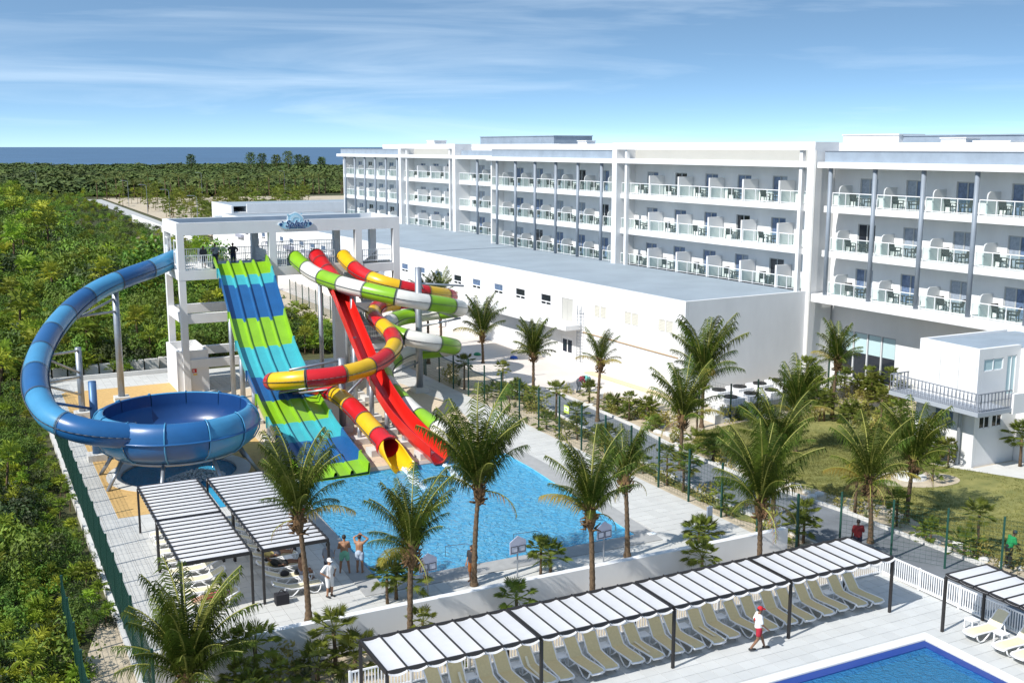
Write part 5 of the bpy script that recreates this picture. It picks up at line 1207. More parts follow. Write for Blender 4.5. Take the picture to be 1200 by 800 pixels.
# ---- planting beds: young palms, agaves, shrubs
def agave_mesh(seed):
    rng = random.Random(seed); mb = MB()
    for k in range(16):
        a = 2.4*k; e = R(20+60*rng.random()); d = Vector((math.cos(e)*math.cos(a), math.cos(e)*math.sin(a), math.sin(e))); s = Vector((-math.sin(a),math.cos(a),0))*0.035; L = 0.42
        mb.add([-s, s, d*L*0.5+s, d*L*0.5-s, d*L], [(0,1,2,3),(3,2,4)])
    return mb.mesh('agave', mat('agave_leaf',(0.20,0.22,0.10),0.6,rnd=0.3))
def shrub_mesh(seed, m, n=110, r=0.42, leaf=0.09):
    rng = random.Random(seed); mb = MB()
    for k in range(n):
        a = rng.uniform(0,6.28); z = rng.random(); rr = r*math.sqrt(1-(z-0.35)**2)*rng.uniform(0.5,1); p = Vector((rr*math.cos(a), rr*math.sin(a), 0.05+z*r*1.7)); u = Vector((rng.gauss(0,1),rng.gauss(0,1),rng.gauss(0.5,1))).normalized(); v = u.cross(Vector((rng.gauss(0,1),rng.gauss(0,1),rng.gauss(0,1)))).normalized()
        mb.add([p, p+u*leaf+v*leaf*0.4, p+u*leaf*2, p+u*leaf-v*leaf*0.4], [(0,1,2,3)])
    return mb.mesh('shrub', m)
YSH = mat('shrub_yellow_green',(0.26,0.25,0.05),0.6,rnd=0.35,transl=0.2)
AG = [agave_mesh(k) for k in range(3)]; SH = [shrub_mesh(k, YSH) for k in range(4)]
def bed(npt, fn, group, lab):
    for k in range(npt):
        x, y = fn(); c = rngB.random()
        if c < 0.26: fan_palm(x,y,rngB.choice((0,0,1,2,3)),rngB.uniform(0.8,1.25),f'young fan palm planted in {lab}',group+' palms',rngB.uniform(0,6))
        else:
            o = link('agave' if c < 0.52 else 'shrub', rngB.choice(AG if c < 0.52 else SH)); o.location = (x,y,-0.06); o.rotation_euler = (0,0,rngB.uniform(0,6)); s = rngB.uniform(0.7,1.5); o.scale = (s,s,s*rngB.uniform(.8,1.3))
            tag(o, f'{"spiky agave" if c < 0.52 else "small yellowish green shrub"} planted in {lab}', 'plant', group+(' agaves' if c < 0.52 else ' shrubs'))
def lerp_line(L, y):
    for (xa,ya),(xb,yb) in zip(L, L[1:]):
        if ya <= y <= yb: return xa+(xb-xa)*(y-ya)/(yb-ya)
    return L[-1][0]
def f_left():
    y = rngB.uniform(40.5,83); return rngB.uniform(34.8, lerp_line(LK,y)-0.6), y
def f_right():
    y = rngB.uniform(56,74); x = lerp_line(RK,y)+rngB.uniform(0.5,2.6)
    return (x, y) if not (y > 69 and x > 41.8) else (x-1.0 if x > 42.2 else x, y-9)
def f_right2():
    y = rngB.uniform(31,55); return lerp_line(RK,y)+rngB.uniform(0.3,1.2), y
def f_top():
    t = rngB.random(); return 46+t*19+rngB.uniform(-.3,.3), 59.4+t*2.5+rngB.uniform(-.2,1.0)
def f_hotel():
    return rngB.uniform(56,65), rngB.uniform(58.5,62)
def f_pav2():
    return rngB.uniform(52.3,58.5), rngB.uniform(49.8,57.5)
def f_pav():
    return rngB.uniform(52,53.2), rngB.uniform(44.5,52)
bed(64, f_left, 'fence bed', 'the sandy bed between the fence posts and the road')
bed(42, f_right, 'yard bed', 'the bed between the road and the service yard')
bed(34, f_right2, 'rocky bed', 'the rocky bed along the right road kerb')
bed(22, f_top, 'cooling yard bed', 'the bed in front of the cooling yard wall')
bed(34, f_hotel, 'hotel bed', 'the bed before the hotel ground floor glazing')
bed(34, f_pav2, 'terrace bed', 'the bed between the lawn and the pavilion balcony')
bed(12, f_pav, 'pavilion bed', 'the gravel bed along the pavilion')
for k in range(9):
    fan_palm(rngB.uniform(55,66), rngB.uniform(58,63.5), rngB.choice((1,3)), rngB.uniform(0.9,1.4), 'leafy palm in the grove before the hotel ground floor glazing', 'hotel grove palms', rngB.uniform(0,6))
bed(10, lambda: (rngB.uniform(7,16), rngB.uniform(35,37)), 'front strip', 'the sandy strip behind the front picket fence')
for k in range(60):
    x, y = f_right2() if k % 2 else f_right(); mb = MB(); r = rngB.uniform(0.1,0.32); mb.lathe((0,0,0), [(0.01,-0.1),(r,0),(r*0.9,r*0.4),(r*0.4,r*0.65),(0.01,r*0.7)], 7); mb.v = [(a*(1+0.25*math.sin(7*b+k)), b*(1+0.2*math.cos(5*a+k)), c) for a,b,c in mb.v]
    o = link('rock', mb.mesh('rock', CONCW)); o.location = (x+rngB.uniform(-.2,.6), y, -0.05); tag(o, 'pale rough rock lying in the bed along the right road kerb', 'rock', 'rocks along the road')

# ================================================================ masses of vegetation (uncountable): instanced on points
def scatter(name, pts, protos, label=None):
    me = bpy.data.meshes.new(name); me.from_pydata([p[0:3] for p in pts], [], [])
    a = me.attributes.new('scl', 'FLOAT_VECTOR', 'POINT'); a.data.foreach_set('vector', np.array([p[3] for p in pts], np.float32).ravel())
    a = me.attributes.new('rot', 'FLOAT_VECTOR', 'POINT'); a.data.foreach_set('vector', np.array([p[4] for p in pts], np.float32).ravel())
    a = me.attributes.new('idx', 'INT', 'POINT'); a.data.foreach_set('value', np.array([p[5] for p in pts], np.int32))
    o = link(name, me); o['kind'] = 'stuff'
    ng = bpy.data.node_groups.new(name, 'GeometryNodeTree'); ng.interface.new_socket('Geometry', in_out='INPUT', socket_type='NodeSocketGeometry'); ng.interface.new_socket('Geometry', in_out='OUTPUT', socket_type='NodeSocketGeometry')
    N, L = ng.nodes, ng.links; gi = N.new('NodeGroupInput'); go = N.new('NodeGroupOutput'); iop = N.new('GeometryNodeInstanceOnPoints'); g2i = N.new('GeometryNodeGeometryToInstance')
    for pm in protos:
        po = bpy.data.objects.new(name+'_shape', pm); oi = N.new('GeometryNodeObjectInfo'); oi.inputs['Object'].default_value = po; oi.inputs['As Instance'].default_value = False
        L.new(oi.outputs['Geometry'], g2i.inputs[0])
    def na(n, t):
        q = N.new('GeometryNodeInputNamedAttribute'); q.data_type = t; q.inputs['Name'].default_value = n; return q.outputs['Attribute']
    L.new(gi.outputs[0], iop.inputs['Points']); L.new(g2i.outputs[0], iop.inputs['Instance']); iop.inputs['Pick Instance'].default_value = True
    L.new(na('idx','INT'), iop.inputs['Instance Index']); L.new(na('rot','FLOAT_VECTOR'), iop.inputs['Rotation']); L.new(na('scl','FLOAT_VECTOR'), iop.inputs['Scale']); L.new(iop.outputs[0], go.inputs[0])
    md = o.modifiers.new('scatter', 'NODES'); md.node_group = ng
    return o
def bush_proto(seed, n, m, leaf, lobes=7, flat=0.8):
    rng = random.Random(seed); mb = MB(); cs = [(rng.gauss(0,0.42), rng.gauss(0,0.42), rng.uniform(0.35,0.85)*flat, rng.uniform(0.3,0.55)) for _ in range(lobes)]
    for k in range(n):
        cx,cy,cz,cr = rng.choice(cs); u = Vector((rng.gauss(0,1),rng.gauss(0,1),abs(rng.gauss(0.3,1)))).normalized(); p = Vector((cx,cy,cz))+u*cr*rng.uniform(0.7,1.05)
        nrm = (u+Vector((rng.gauss(0,.55),rng.gauss(0,.55),rng.gauss(0.2,.5)))).normalized(); t = nrm.cross(Vector((rng.gauss(0,1),rng.gauss(0,1),rng.gauss(0,1)))).normalized(); b = nrm.cross(t); s = leaf*rng.uniform(0.6,1.3)
        mb.add([p-t*s, p+b*s*0.5+nrm*s*0.1, p+t*s, p-b*s*0.5+nrm*s*0.1], [(0,1,2,3)])
    return mb.mesh('bush', m)
def palmetto_proto(seed, h, nleaf, r):
    rng = random.Random(seed); mb = MB(); mb.m = 1; mb.tube([(0,0,-0.2),(0,0,h)],0.03,5,True,[0.05,0.04]); mb.m = 0
    for k in range(nleaf):
        a = 2.4*k+rng.uniform(-.4,.4); e = R(80)-R(105)*(k/nleaf); pl = r*rng.uniform(0.5,0.95); d = Vector((math.cos(e)*math.cos(a), math.cos(e)*math.sin(a), math.sin(e))); q = Vector((0,0,h))+d*pl; fan_leaf(mb, q, d+Vector((0,0,-0.2)), r, rng, 9, R(240), 0.3)
    return mb.mesh('palmetto', [JLEAF2, TRUNK])
NEARP = [bush_proto(k, 520, JLEAF, 0.062, 8) for k in range(5)]+[bush_proto(20+k, 420, mat('jungle_leaf_dark',(0.050,0.085,0.012),0.6,var=0.5,vscale=0.5,rnd=0.4,transl=0.2), 0.075, 7) for k in range(2)]+[palmetto_proto(40, 0.65,13,0.42), palmetto_proto(41,0.95,15,0.42), palmetto_proto(42,0.45,13,0.46), palmetto_proto(43,1.25,13,0.40)]
rngJ = random.Random(99)
def hnoise(x, y): return 0.5+0.25*math.sin(x*0.11+1.3*math.sin(y*0.07))+0.25*math.sin(y*0.13+1.7*math.sin(x*0.09))
def in_jungle(x, y):
    if y < 96.5:
        if x > 4.25: return False
        return not (x > 2.9 and y < 44)
    if y < 190: return x < (33.0 if y > 98.5 else 13.5)
    if y < 445: return x < 40.5
    return True
pts = []
def seen(x, y, mr=0.02, ml=0.58):
    f = x*math.sin(YAW)+y*math.cos(YAW); r = x*math.cos(YAW)-y*math.sin(YAW); return f > 25 and -ml*f-6 < r < mr*f+2, f
for (fa, fb, step, smin, smax) in ((25,75,0.62,0.45,1.1),(75,130,0.9,0.6,1.5),(130,230,1.7,1.2,2.6),(230,460,2.9,1.7,3.2)):
    f = fa
    while f < fb:
        r = -0.78*f-6
        while r < 0.03*f+2:
            x, y = cf(r+rngJ.uniform(-.5,.5)*step, f+rngJ.uniform(-.5,.5)*step)
            if in_jungle(x, y) and rngJ.random() < 0.93:
                hn = hnoise(x, y); s = rngJ.uniform(smin, smax)*(0.75+0.5*hn)*(1.7 if rngJ.random() < 0.10 and f < 230 else 1.1)
                edge = 4.0-x if y < 96 else 9
                if edge < 3.2: s *= 0.55+0.15*max(0,edge)
                if x > 20 and y > 150: s *= 0.5
                pal = rngJ.random() < (0.5 if hnoise(x*2+30, y*2) > 0.45 else 0.2)
                idx = rngJ.choice((7,8,9,10)) if pal else rngJ.choice((0,1,2,3,4,0,1,5,6,5,6))
                sz = s*(rngJ.uniform(1.1,1.5) if pal else rngJ.uniform(0.85,1.25))
                pts.append((x,y,-0.35+(0.5*hn if edge > 3 else 0)*min(1,s*0.5), (s,s,sz), (rngJ.uniform(-.15,.15),rngJ.uniform(-.15,.15),rngJ.uniform(0,6.28)), idx))
            r += step
        f += step
scatter('jungle', pts, NEARP)
FARP = [bush_proto(60+k, 520, FARLEAF, 0.125, 11, 0.7) for k in range(4)]
pts = []
f = 440
while f < 1000:
    step = 7+(f-440)*0.012; r = -0.8*f
    while r < 0.10*f:
        x, y = cf(r+rngJ.uniform(-.5,.5)*step, f+rngJ.uniform(-.5,.5)*step)
        if y > 445 or x < 40: s = rngJ.uniform(5,8)*(0.7+0.6*hnoise(x*0.3,y*0.3)); pts.append((x,y,-1.0,(s*1.25,s*1.25,s*0.72),(0,0,rngJ.uniform(0,6.28)),rngJ.randrange(4)))
        r += step
    f += step*0.8
scatter('distant_wood', pts, FARP)
# palms planted in the sandy field
FLD = [fan_palm_meshes(2.2,12,0.8,31), fan_palm_meshes(1.2,12,0.7,32), fan_palm_meshes(3.0,14,0.9,33)]
for k in range(230):
    y = rngJ.uniform(215,435); x = rngJ.uniform(49,52+0.30*(y-180))
    if 200 < y < 233 and x < 82: continue
    fan_palm(x, y, rngJ.randrange(3), rngJ.uniform(0.8,1.5), 'small young palm planted in the distant sandy field', 'palms in the distant sandy field', rngJ.uniform(0,6), 'field_palm', FLD)
cocof = [frond_mesh(4.0, R(e), R(85), 200+k, FARLEAF, 0.9, 12, 0.16) for k, e in enumerate((75,50,30))]
def row_palm(x, y, h, seed):
    rng = random.Random(seed); t = thing('row_palm', 'tall coconut palm in the row at the edge of the distant wood', 'palm tree', (x,y,-0.1), 0, 'coconut palms at the edge of the distant wood')
    m = MB(); m.tube([(0,0,0),(0.1,0,h*0.5),(0,0,h)],0.2,6,True,[0.25,0.18,0.16]); lpart('trunk', m, TRUNK, t)
    for k in range(11): o = link('frond', rng.choice(cocof), t); o.location = (0,0,h); o.rotation_euler = (0,0,2.4*k+rng.uniform(-.3,.3))
for k in range(34): row_palm(48+k*3.3+rngJ.uniform(-1,1), 436+rngJ.uniform(-6,8), rngJ.uniform(4.5,8), k)
# feathery pines on the skyline
def pine(x, y, h, seed, label):
    rng = random.Random(seed); t = thing('casuarina_tree', label, 'tree', (x,y,-0.2)); m = MB(); m.tube([(0,0,0),(0.2,0,h*0.6),(0,0,h)],0.3,6,True,[0.35,0.2,0.05]); lpart('trunk', m, TRUNK, t); c = MB()
    for k in range(420):
        z = h*(0.35+0.65*rng.random()); rr = h*0.3*math.sqrt(max(0.02,1-((z/h-0.62)/0.42)**2))*rng.uniform(0.2,1); a = rng.uniform(0,6.28); p = Vector((rr*math.cos(a),rr*math.sin(a),z)); d = Vector((math.cos(a)*0.5+rng.gauss(0,.2),math.sin(a)*0.5+rng.gauss(0,.2),0.8)); s = d.cross(Vector((rng.gauss(0,1),rng.gauss(0,1),0.1))).normalized()*0.25; c.add([p-s,p+s,p+d*1.6],[(0,1,2)])
    lpart('crown', c, FARLEAF, t); return t
SKP = 'feathery pine in the skyline group above the distant wood'
for u, f, h, l in [(-0.290,860,15,'lone feathery pine on the skyline above the distant wood'),(-0.236,840,17,SKP),(-0.226,850,16,SKP),(-0.213,845,15,SKP),(-0.202,830,18,'tallest feathery pine of the skyline group'),(-0.193,850,15,SKP),(-0.186,840,14,SKP),(-0.172,830,13,'last small feathery pine beside the hotel end')]:
    tag(pine(*cf(u*f,f), h*0.85, int(f+h*7), l), group='skyline pines')
# grass on the lawn
def inside(p, poly):
    x, y = p; c = False
    for (xa,ya),(xb,yb) in zip(poly, poly[1:]+poly[:1]):
        if (ya > y) != (yb > y) and x < (xb-xa)*(y-ya)/(yb-ya)+xa: c = not c
    return c
def tuft(seed):
    rng = random.Random(seed); mb = MB()
    for k in range(9):
        a = rng.uniform(0,6.28); p = Vector((rng.gauss(0,.06),rng.gauss(0,.06),0)); d = Vector((math.cos(a)*0.5,math.sin(a)*0.5,1)).normalized()*rng.uniform(.05,.11); s = Vector((-math.sin(a),math.cos(a),0))*0.012; mb.add([p-s,p+s,p+d],[(0,1,2)])
    return mb.mesh('tuft', GRASSM)
LAWNP = [(42.3,31),(42.6,36.5),(43.6,41),(42.3,44),(41.7,50),(41.8,56.4),(44,58.4),(48.3,59.2),(52,58.6),(57,59.6),(60,58.8),(58.2,53),(52.4,47.4),(51.8,45.6),(54.2,41.2),(57,35),(57.5,31)]
pts = []
while len(pts) < 26000:
    x, y = rngJ.uniform(41.5,60), rngJ.uniform(31,60)
    if inside((x,y), LAWNP) and not inside((x,y), isl): 
        if hnoise(x*3+5*math.sin(y*.7), y*3) < rngJ.random()*0.9: continue
        s = rngJ.uniform(0.6,1.3); pts.append((x,y,-0.02,(s,s,s),(0,0,rngJ.uniform(0,6.28)),rngJ.randrange(3)))
VG = [(35.0,43.0),(35.1,46),(35.2,50),(35.6,55),(36.4,62),(37.0,68),(37.9,75.5),(38.35,75.4),(37.6,69),(37.0,61.8),(36.1,53.2),(35.7,45)]
n0 = 0
while n0 < 2500:
    x, y = rngJ.uniform(35,38.4), rngJ.uniform(43,75.5)
    if inside((x,y), VG): pts.append((x,y,-0.015,(1,1,1),(0,0,rngJ.uniform(0,6.28)),rngJ.randrange(3))); n0 += 1
scatter('grass', pts, [tuft(k) for k in range(3)])
# ================================================================ people
def ball(mb, c, r, sx=1, sy=1, sz=1, n=10):
    c = Vector(c); rows = 7; vs = []; fs = []
    for i in range(rows+1):
        a = math.pi*i/rows
        for k in range(n): b = 2*math.pi*k/n; vs.append((c.x+r*sx*math.sin(a)*math.cos(b), c.y+r*sy*math.sin(a)*math.sin(b), c.z+r*sz*math.cos(a)))
    for i in range(rows):
        for k in range(n): fs.append((i*n+k,(i+1)*n+k,(i+1)*n+(k+1)%n,i*n+(k+1)%n))
    mb.add(vs, fs)
def limb(mb, pts, rs):
    for (p,q),(a,b) in zip(zip(pts,pts[1:]), zip(rs,rs[1:])):
        mb.tube([p,q],a,10,True,[a,b])
    for p, r in zip(pts, rs): ball(mb, p, r)
def remeshed(mb, vox, name):
    me = mb.mesh(name, [], None); o = bpy.data.objects.new('tmp', me); COL.objects.link(o); md = o.modifiers.new('r','REMESH'); md.mode = 'VOXEL'; md.voxel_size = vox; sm = o.modifiers.new('s','SMOOTH'); sm.iterations = 3; sm.factor = 0.5
    dg = bpy.context.evaluated_depsgraph_get(); out = bpy.data.meshes.new_from_object(o.evaluated_get(dg)); bpy.data.objects.remove(o); bpy.data.meshes.remove(me); return out
def hand(mb, w, d, side):
    """palm and five bent fingers, growing from wrist w along d"""
    d = Vector(d).normalized(); s = d.cross(Vector((0.2,1,0.1))).normalized(); u = s.cross(d)
    w = Vector(w); mb.obox(w+d*0.05, d*0.05, s*0.04, u*0.014)
    for k, L in enumerate((0.07,0.08,0.075,0.06)):
        b = w+d*0.095+s*(0.03-0.02*k); m = b+d*L*0.5+u*0.008; t = m+(d+u*0.7).normalized()*L*0.5; mb.tube([b,m,t],0.009,5,True,[0.010,0.009,0.007])
    b = w+d*0.035+s*0.04*1.0; m = b+(d*0.6+s*0.7).normalized()*0.035; t = m+(d+u*0.4).normalized()*0.03; mb.tube([b,m,t],0.011,5,True,[0.012,0.011,0.008])
def pose(kind):
    """joints, facing +Y; returns dict"""
    J = dict(pel=(0,0,0.95), che=(0,0.01,1.30), nec=(0,0.01,1.47), hea=(0,0.03,1.63), fwd=(0,1,0))
    for s, n in ((-1,'L'),(1,'R')):
        J['sh'+n] = (0.185*s,0,1.41); J['el'+n] = (0.25*s,-0.02,1.13); J['wr'+n] = (0.25*s,0.08,0.90)
        J['hi'+n] = (0.095*s,0,0.91); J['kn'+n] = (0.11*s,0.03,0.49); J['an'+n] = (0.12*s,-0.02,0.08)
    if kind == 'walk':
        J['knL'] = (-0.10,0.17,0.50); J['anL'] = (-0.10,0.30,0.10); J['knR'] = (0.10,-0.05,0.48); J['anR'] = (0.11,-0.32,0.14); J['elL'] = (-0.25,-0.10,1.14); J['wrL'] = (-0.25,-0.02,0.92); J['elR'] = (0.25,0.05,1.13); J['wrR'] = (0.24,0.22,0.98)
    if kind == 'hips':
        for s, n in ((-1,'L'),(1,'R')): J['el'+n] = (0.40*s,-0.06,1.18); J['wr'+n] = (0.22*s,0.08,1.02)
    if kind == 'folded':
        for s, n in ((-1,'L'),(1,'R')): J['el'+n] = (0.26*s,0.06,1.16); J['wr'+n] = (-0.06*s,0.20,1.18+0.03*s)
        J['anL'] = (-0.20,0.05,0.08); J['anR'] = (0.2,-0.05,0.08); J['knL'] = (-0.16,0.05,0.49); J['knR'] = (0.16,0,0.49)
    if kind == 'shade':
        for s, n in ((-1,'L'),(1,'R')): J['el'+n] = (0.34*s,0.20,1.55); J['wr'+n] = (0.09*s,0.16,1.70)
    if kind == 'phone':
        J['elR'] = (0.27,0.05,1.15); J['wrR'] = (0.12,0.27,1.27)
    if kind == 'bend':
        J.update(che=(0,0.30,1.14), nec=(0,0.43,1.20), hea=(0,0.55,1.20))
        for s, n in ((-1,'L'),(1,'R')): J['sh'+n] = (0.18*s,0.38,1.14); J['el'+n] = (0.20*s,0.46,0.88); J['wr'+n] = (0.14*s,0.56,0.66); J['kn'+n] = (0.13*s,0.10,0.50); J['an'+n] = (0.14*s,-0.02,0.08)
    if kind == 'rake':
        J.update(che=(0,0.10,1.29), nec=(0,0.17,1.44), hea=(0,0.23,1.59)); J['shL'] = (-0.18,0.13,1.39); J['shR'] = (0.18,0.13,1.39)
        J['elL'] = (-0.24,0.22,1.12); J['wrL'] = (-0.02,0.42,1.06); J['elR'] = (0.27,0.16,1.12); J['wrR'] = (0.12,0.38,0.92)
    if kind == 'sit':
        dz = -0.47
        for k in ('pel','che','nec','hea','shL','shR','elL','elR','wrL','wrR','hiL','hiR'): J[k] = (J[k][0],J[k][1],J[k][2]+dz)
        for s, n in ((-1,'L'),(1,'R')): J['kn'+n] = (0.13*s,0.43,0.47); J['an'+n] = (0.14*s,0.46,0.08); J['wr'+n] = (0.15*s,0.30,0.52); J['el'+n] = (0.25*s,0.08,0.68)
    if kind == 'lie':          # on a lounger: head towards -Y, back raised
        J.update(pel=(0,0,0.47), che=(0,-0.33,0.60), nec=(0,-0.50,0.70), hea=(0,-0.63,0.78), fwd=(0,0.5,0.87))
        for s, n in ((-1,'L'),(1,'R')): J['sh'+n] = (0.185*s,-0.44,0.64); J['el'+n] = (0.27*s,-0.20,0.50); J['wr'+n] = (0.22*s,0.02,0.48); J['hi'+n] = (0.095*s,0.02,0.46); J['kn'+n] = (0.12*s,0.44,0.52); J['an'+n] = (0.12*s,0.86,0.44)
    return {k: Vector(v) for k, v in J.items()}
SKIN = {'tan': mat('skin_tan',(0.33,0.17,0.095),0.55), 'brown': mat('skin_brown',(0.20,0.10,0.055),0.55), 'dark': mat('skin_dark',(0.10,0.05,0.03),0.55), 'fair': mat('skin_fair',(0.50,0.30,0.20),0.55)}
HAIR = mat('dark_hair',(0.02,0.015,0.012),0.7)
def person(x, y, z, rot, kind, skin, label, top=None, bottom=(0.05,0.05,0.06), legs='short', hat=None, hair=True, H=1.74, sleeves='short', shoes=None):
    J = pose(kind); t = thing('person', label, 'person', (x,y,z), rot); b = MB()
    limb(b, [J['pel'], J['pel'].lerp(J['che'],0.5), J['che'], J['che'].lerp(J['nec'],0.7)], [0.135,0.125,0.145,0.075])
    sx = J['shR']-J['shL']
    limb(b, [J['shL']-sx*0.0, J['che'].lerp(J['nec'],0.55), J['shR']], [0.068,0.09,0.068]); limb(b, [J['shL']+(J['che']-J['shL'])*0.55, J['pel']+Vector((-0.06,0,0))], [0.10,0.105]); limb(b, [J['shR']+(J['che']-J['shR'])*0.55, J['pel']+Vector((0.06,0,0))], [0.10,0.105])
    limb(b, [J['nec']-(J['hea']-J['nec'])*0.2, J['hea']-(J['hea']-J['nec'])*0.4], [0.062,0.055])
    up = (J['hea']-J['nec']).normalized(); fw = J['fwd']-up*J['fwd'].dot(up); fw.normalize(); sd = fw.cross(up); hc = J['hea']
    ball(b, hc+up*0.03, 0.098, 0.86, 1.02, 1.06); ball(b, hc-up*0.045+fw*0.022, 0.07, 0.9, 1.0, 1.05); ball(b, hc+fw*0.102-up*0.012, 0.02, 1, 1.2, 1.3)
    for s in (1,-1): ball(b, hc+sd*s*0.088-up*0.005, 0.024, 0.5, 0.8, 1.3)
    for n in 'LR':
        limb(b, [J['sh'+n], J['sh'+n].lerp(J['el'+n],0.4), J['el'+n], J['el'+n].lerp(J['wr'+n],0.3), J['wr'+n]], [0.062,0.054,0.042,0.042,0.028])
        limb(b, [J['hi'+n], J['hi'+n].lerp(J['kn'+n],0.35), J['kn'+n], J['kn'+n].lerp(J['an'+n],0.3), J['an'+n]], [0.098,0.09,0.060,0.060,0.040])
        ft = Vector((0,0.17,-0.045)) if kind != 'lie' else Vector((0,0.06,0.15)); limb(b, [J['an'+n]-ft*0.15+Vector((0,0,-0.03)), J['an'+n]+ft], [0.04,0.032])
    me = remeshed(b, 0.016, 'body'); hb = MB()
    for n in 'LR': hand(hb, J['wr'+n], J['wr'+n]-J['el'+n], 1 if n == 'R' else -1)
    bm = bmesh.new(); bm.from_mesh(me); hm = hb.mesh('h', []); bm.from_mesh(hm); bm.to_mesh(me); bm.free(); me.materials.append(SKIN[skin]); me.polygons.foreach_set('use_smooth', [True]*len(me.polygons))
    body = link('body', me, t); sc = H/1.74; t.scale = (sc,sc,sc)
    fc = MB()
    for s in (1,-1): ball(fc, hc+fw*0.088+sd*s*0.034+up*0.012, 0.012, n=6)
    fc.bar(hc+fw*0.088-up*0.06-sd*0.022, hc+fw*0.088-up*0.06+sd*0.022, 0.012)
    lpart('face', fc, mat('face_dark',(0.03,0.015,0.01),0.5), t)
    if hair: h = MB(); ball(h, hc+up*0.045-fw*0.014, 0.102, 0.92, 1.02, 1.0); h.v = [p for p in h.v]; lpart('hair', h, HAIR, t, True)
    if hat:
        h = MB(); ball(h, hc+up*0.06, 0.112, 0.95, 1.05, 0.85); h.obox(hc+fw*0.14+up*0.055, fw*0.06, sd*0.075, up*0.008); lpart('cap', h, mat('cap_%02d%02d%02d'%tuple(int(c*99) for c in hat), hat, 0.8), t, True)
    if top:
        c = MB(); limb(c, [J['pel'], J['pel'].lerp(J['che'],0.5), J['che'], J['che'].lerp(J['nec'],0.62)], [0.158,0.148,0.165,0.088]); limb(c, [J['shL'], J['che'].lerp(J['nec'],0.5), J['shR']], [0.086,0.10,0.086])
        limb(c, [J['shL']+(J['che']-J['shL'])*0.5, J['pel']+Vector((-0.065,0,0))], [0.12,0.125]); limb(c, [J['shR']+(J['che']-J['shR'])*0.5, J['pel']+Vector((0.065,0,0))], [0.12,0.125])
        for n in 'LR':
            q = J['sh'+n].lerp(J['el'+n], 0.75); limb(c, [J['sh'+n], q], [0.084,0.075])
            if sleeves == 'long': limb(c, [q, J['el'+n], J['wr'+n]], [0.07,0.06,0.045])
        m2 = remeshed(c, 0.018, 'shirt'); m2.materials.append(mat('cloth_top_%02d%02d%02d'%tuple(int(v*99) for v in top), top, 0.9, var=0.15, vscale=9)); m2.polygons.foreach_set('use_smooth', [True]*len(m2.polygons)); link('shirt', m2, t)
    if bottom:
        c = MB(); limb(c, [J['pel']+Vector((0,0,0.06)), J['pel']], [0.152,0.158]); fr = {'short':0.55,'knee':0.95,'long':1.0}[legs]
        for n in 'LR':
            limb(c, [J['hi'+n], J['hi'+n].lerp(J['kn'+n],fr)], [0.122,0.105 if fr < 0.9 else 0.085])
            if legs == 'long': limb(c, [J['kn'+n], J['an'+n]], [0.085,0.07])
        m2 = remeshed(c, 0.018, 'trousers' if legs == 'long' else 'shorts'); m2.materials.append(mat('cloth_bot_%02d%02d%02d'%tuple(int(v*99) for v in bottom), bottom, 0.9, var=0.15, vscale=9)); m2.polygons.foreach_set('use_smooth', [True]*len(m2.polygons)); link('trousers' if legs == 'long' else 'shorts', m2, t)
    if shoes:
        c = MB()
        for n in 'LR': limb(c, [J['an'+n]+Vector((0,-0.04,-0.035)), J['an'+n]+Vector((0,0.18,-0.045))], [0.052,0.042])
        lpart('shoes', c, mat('shoes_dark',(0.02,0.02,0.02),0.7), t, True)
    return t, J
lg,_ = person(26.15,30.7,0.0,R(-110),'walk','brown','person in white t-shirt, red cap and red shorts walking across the front deck',(0.78,0.78,0.78),(0.40,0.02,0.04),'short',(0.5,0.015,0.02),True,1.74,'short',True)
lettering('+', 0.2, 0.0, 1.20, REDM, 0, -0.175, lg, 0.01)
person(13.05,43.0,0.0,R(200),'hips','tan','person all in white with white cap standing at the corner of the poolside pergola',(0.78,0.78,0.78),(0.75,0.75,0.75),'knee',(0.78,0.78,0.78),True,1.72,'short',True)
person(14.45,45.2,0.0,R(-15),'folded','tan','shirtless person in mint green shorts with folded arms at the pool edge',None,(0.20,0.52,0.36),'short',None,True,1.80)
person(15.08,44.95,0.0,R(-40),'shade','tan','shirtless person in pale blue shorts with both hands raised to the head',None,(0.42,0.50,0.62),'short',None,True,1.78)
person(13.95,49.8,0.0,R(170),'stand','brown','person in white shirt, red cap and shorts standing behind a poolside palm',(0.75,0.75,0.78),(0.42,0.02,0.04),'short',(0.5,0.015,0.02),True,1.74,'short')
person(13.5,44.6,0.0,R(-60),'phone','tan','person in grey t-shirt and dark shorts under the edge of the poolside pergola',(0.22,0.25,0.30),(0.05,0.05,0.07),'knee',None,True,1.80)
person(12.45,45.25,-0.02,R(-90),'sit','tan','shirtless person sitting on a poolside lounger',None,(0.3,0.3,0.36),'short',None,True,1.76)
person(11.9,47.9,0.0,R(-90),'lie','tan','person in yellow top lying on a poolside lounger',(0.62,0.50,0.18),(0.1,0.1,0.12),'short',None,True,1.7)
person(11.9,46.58,0.0,R(-90),'lie','brown','person in black swimwear lying on a poolside lounger',(0.02,0.02,0.02),(0.02,0.02,0.02),'short',None,True,1.66)
person(8.35,44.2,0.0,R(90),'lie','fair','person in a pink top lying on a lounger by the mesh fence',(0.5,0.04,0.2),(0.4,0.03,0.05),'short',None,True,1.66)
person(19.2,41.75,0.0,R(120),'stand','tan','person in black and orange clothes half hidden behind the tallest palm trunk',(0.03,0.03,0.035),(0.30,0.10,0.02),'knee',None,True,1.68)
gd,gj = person(41.9,32.2,0.0,R(-105),'rake','dark','gardener in green shirt, dark trousers and dark cap raking the lawn edge',(0.01,0.24,0.07),(0.012,0.014,0.02),'long',(0.02,0.05,0.05),True,1.74,'short',True)
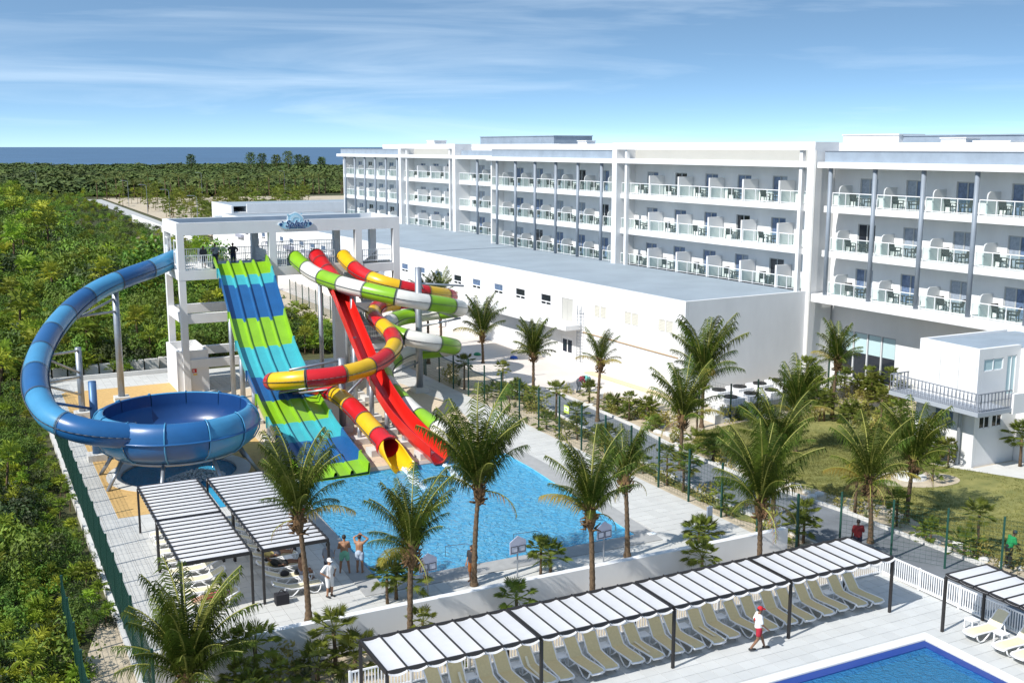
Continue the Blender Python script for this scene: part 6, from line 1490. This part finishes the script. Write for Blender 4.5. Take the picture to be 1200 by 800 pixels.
t = thing('garden_rake', 'wooden handled fan rake with red head held by the gardener', 'rake', (42.75,31.85,0.0), R(-105)); 
a = wmat(gd) @ gj['wrL']; b = Vector((42.72,31.72,0.32)); mb = MB(); mb.tube([a+(a-b).normalized()*0.35, a, b],0.016,6); part('handle', mb, mat('wood_handle',(0.5,0.38,0.2),0.7), t); mb = MB(); d = Vector((0.6,-0.35,-0.2)).normalized(); s = Vector((0.5,0.85,0)).normalized()
mb.add([b-s*0.03, b+s*0.03, b+d*0.5+s*0.2, b+d*0.5-s*0.2, b-s*0.03+Vector((0,0,.02)), b+s*0.03+Vector((0,0,.02)), b+d*0.5+s*0.2+Vector((0,0,.02)), b+d*0.5-s*0.2+Vector((0,0,.02))],[(0,3,2,1),(4,5,6,7),(0,1,5,4),(1,2,6,5),(2,3,7,6),(3,0,4,7)]); part('rake_head', mb, REDM, t)
person(36.75,36.4,0.0,R(-30),'phone','dark','person in red t-shirt beyond the front pergola next to small fan palms',(0.22,0.02,0.02),(0.03,0.03,0.05),'long',None,True,1.74)
person(42.5,72.3,0.0,R(-80),'bend','dark','gardener in dark red top bending over the bed beside the road',(0.22,0.03,0.05),(0.10,0.12,0.15),'long',(0.03,0.03,0.03),True,1.74,'long',True)
person(43.6,72.5,0.0,R(95),'bend','brown','gardener in turquoise and yellow top bending over the bed beside the road',(0.15,0.50,0.45),(0.05,0.09,0.20),'long',(0.05,0.05,0.06),True,1.74,'short',True)
for x,y,k,tp_,bt,l in [(17.1,87.2,'stand',(0.06,0.06,0.07),(0.05,0.06,0.09),'person in dark clothes at the corner railing of the slide tower platform'),(18.4,89.0,'phone',(0.35,0.38,0.42),(0.05,0.06,0.08),'person in grey shirt behind the racer slide on the tower platform'),(19.8,88.9,'hips',(0.04,0.04,0.05),(0.02,0.03,0.06),'person in black shirt and shorts at the head of the racer slide')]:
    person(x,y,9.97 if y > 88.5 and False else 9.6,R(160),k,'brown',l,tp_,bt,'knee',None,True,1.74)
person(45.4,106.5,-0.02,R(60),'stand','tan','person in pink top standing in the distant service yard',(0.6,0.25,0.30),(0.10,0.10,0.14),'long',None,True,1.7)
person(46.6,105.5,-0.02,R(40),'bend','brown','person in white top bending over in the distant service yard',(0.7,0.7,0.75),(0.10,0.10,0.14),'long',None,True,1.7)
mb = MB(); mb.lathe((43.1,69.9,-0.03),[(0.0,0.02),(0.17,0.02),(0.21,0.4),(0.22,0.42),(0.20,0.41),(0.16,0.04)],14); single('bucket', mb, PLASTIC, 'white plastic bucket at the kerb near the bending gardeners', 'bucket')
for k,(x,y,c,l) in enumerate([(44.4,87.2,(0.02,0.10,0.45),'blue plastic sack lying in the service yard'),(45.8,86.0,(0.75,0.77,0.80),'white plastic sack lying in the service yard'),(42.2,90.2,(0.03,0.25,0.12),'green watering can shaped bundle near the yard palm')]):
    mb = MB(); mb.lathe((x,y,-0.03),[(0.02,0.0),(0.3,0.02),(0.34,0.12),(0.2,0.26),(0.02,0.3)],9); mb.v = [(a+0.06*math.sin(5*b),b+0.05*math.cos(6*a),z) for a,b,z in mb.v]; single('sack', mb, mat('sack%d'%k,c,0.6), l, 'sack', smooth=True)
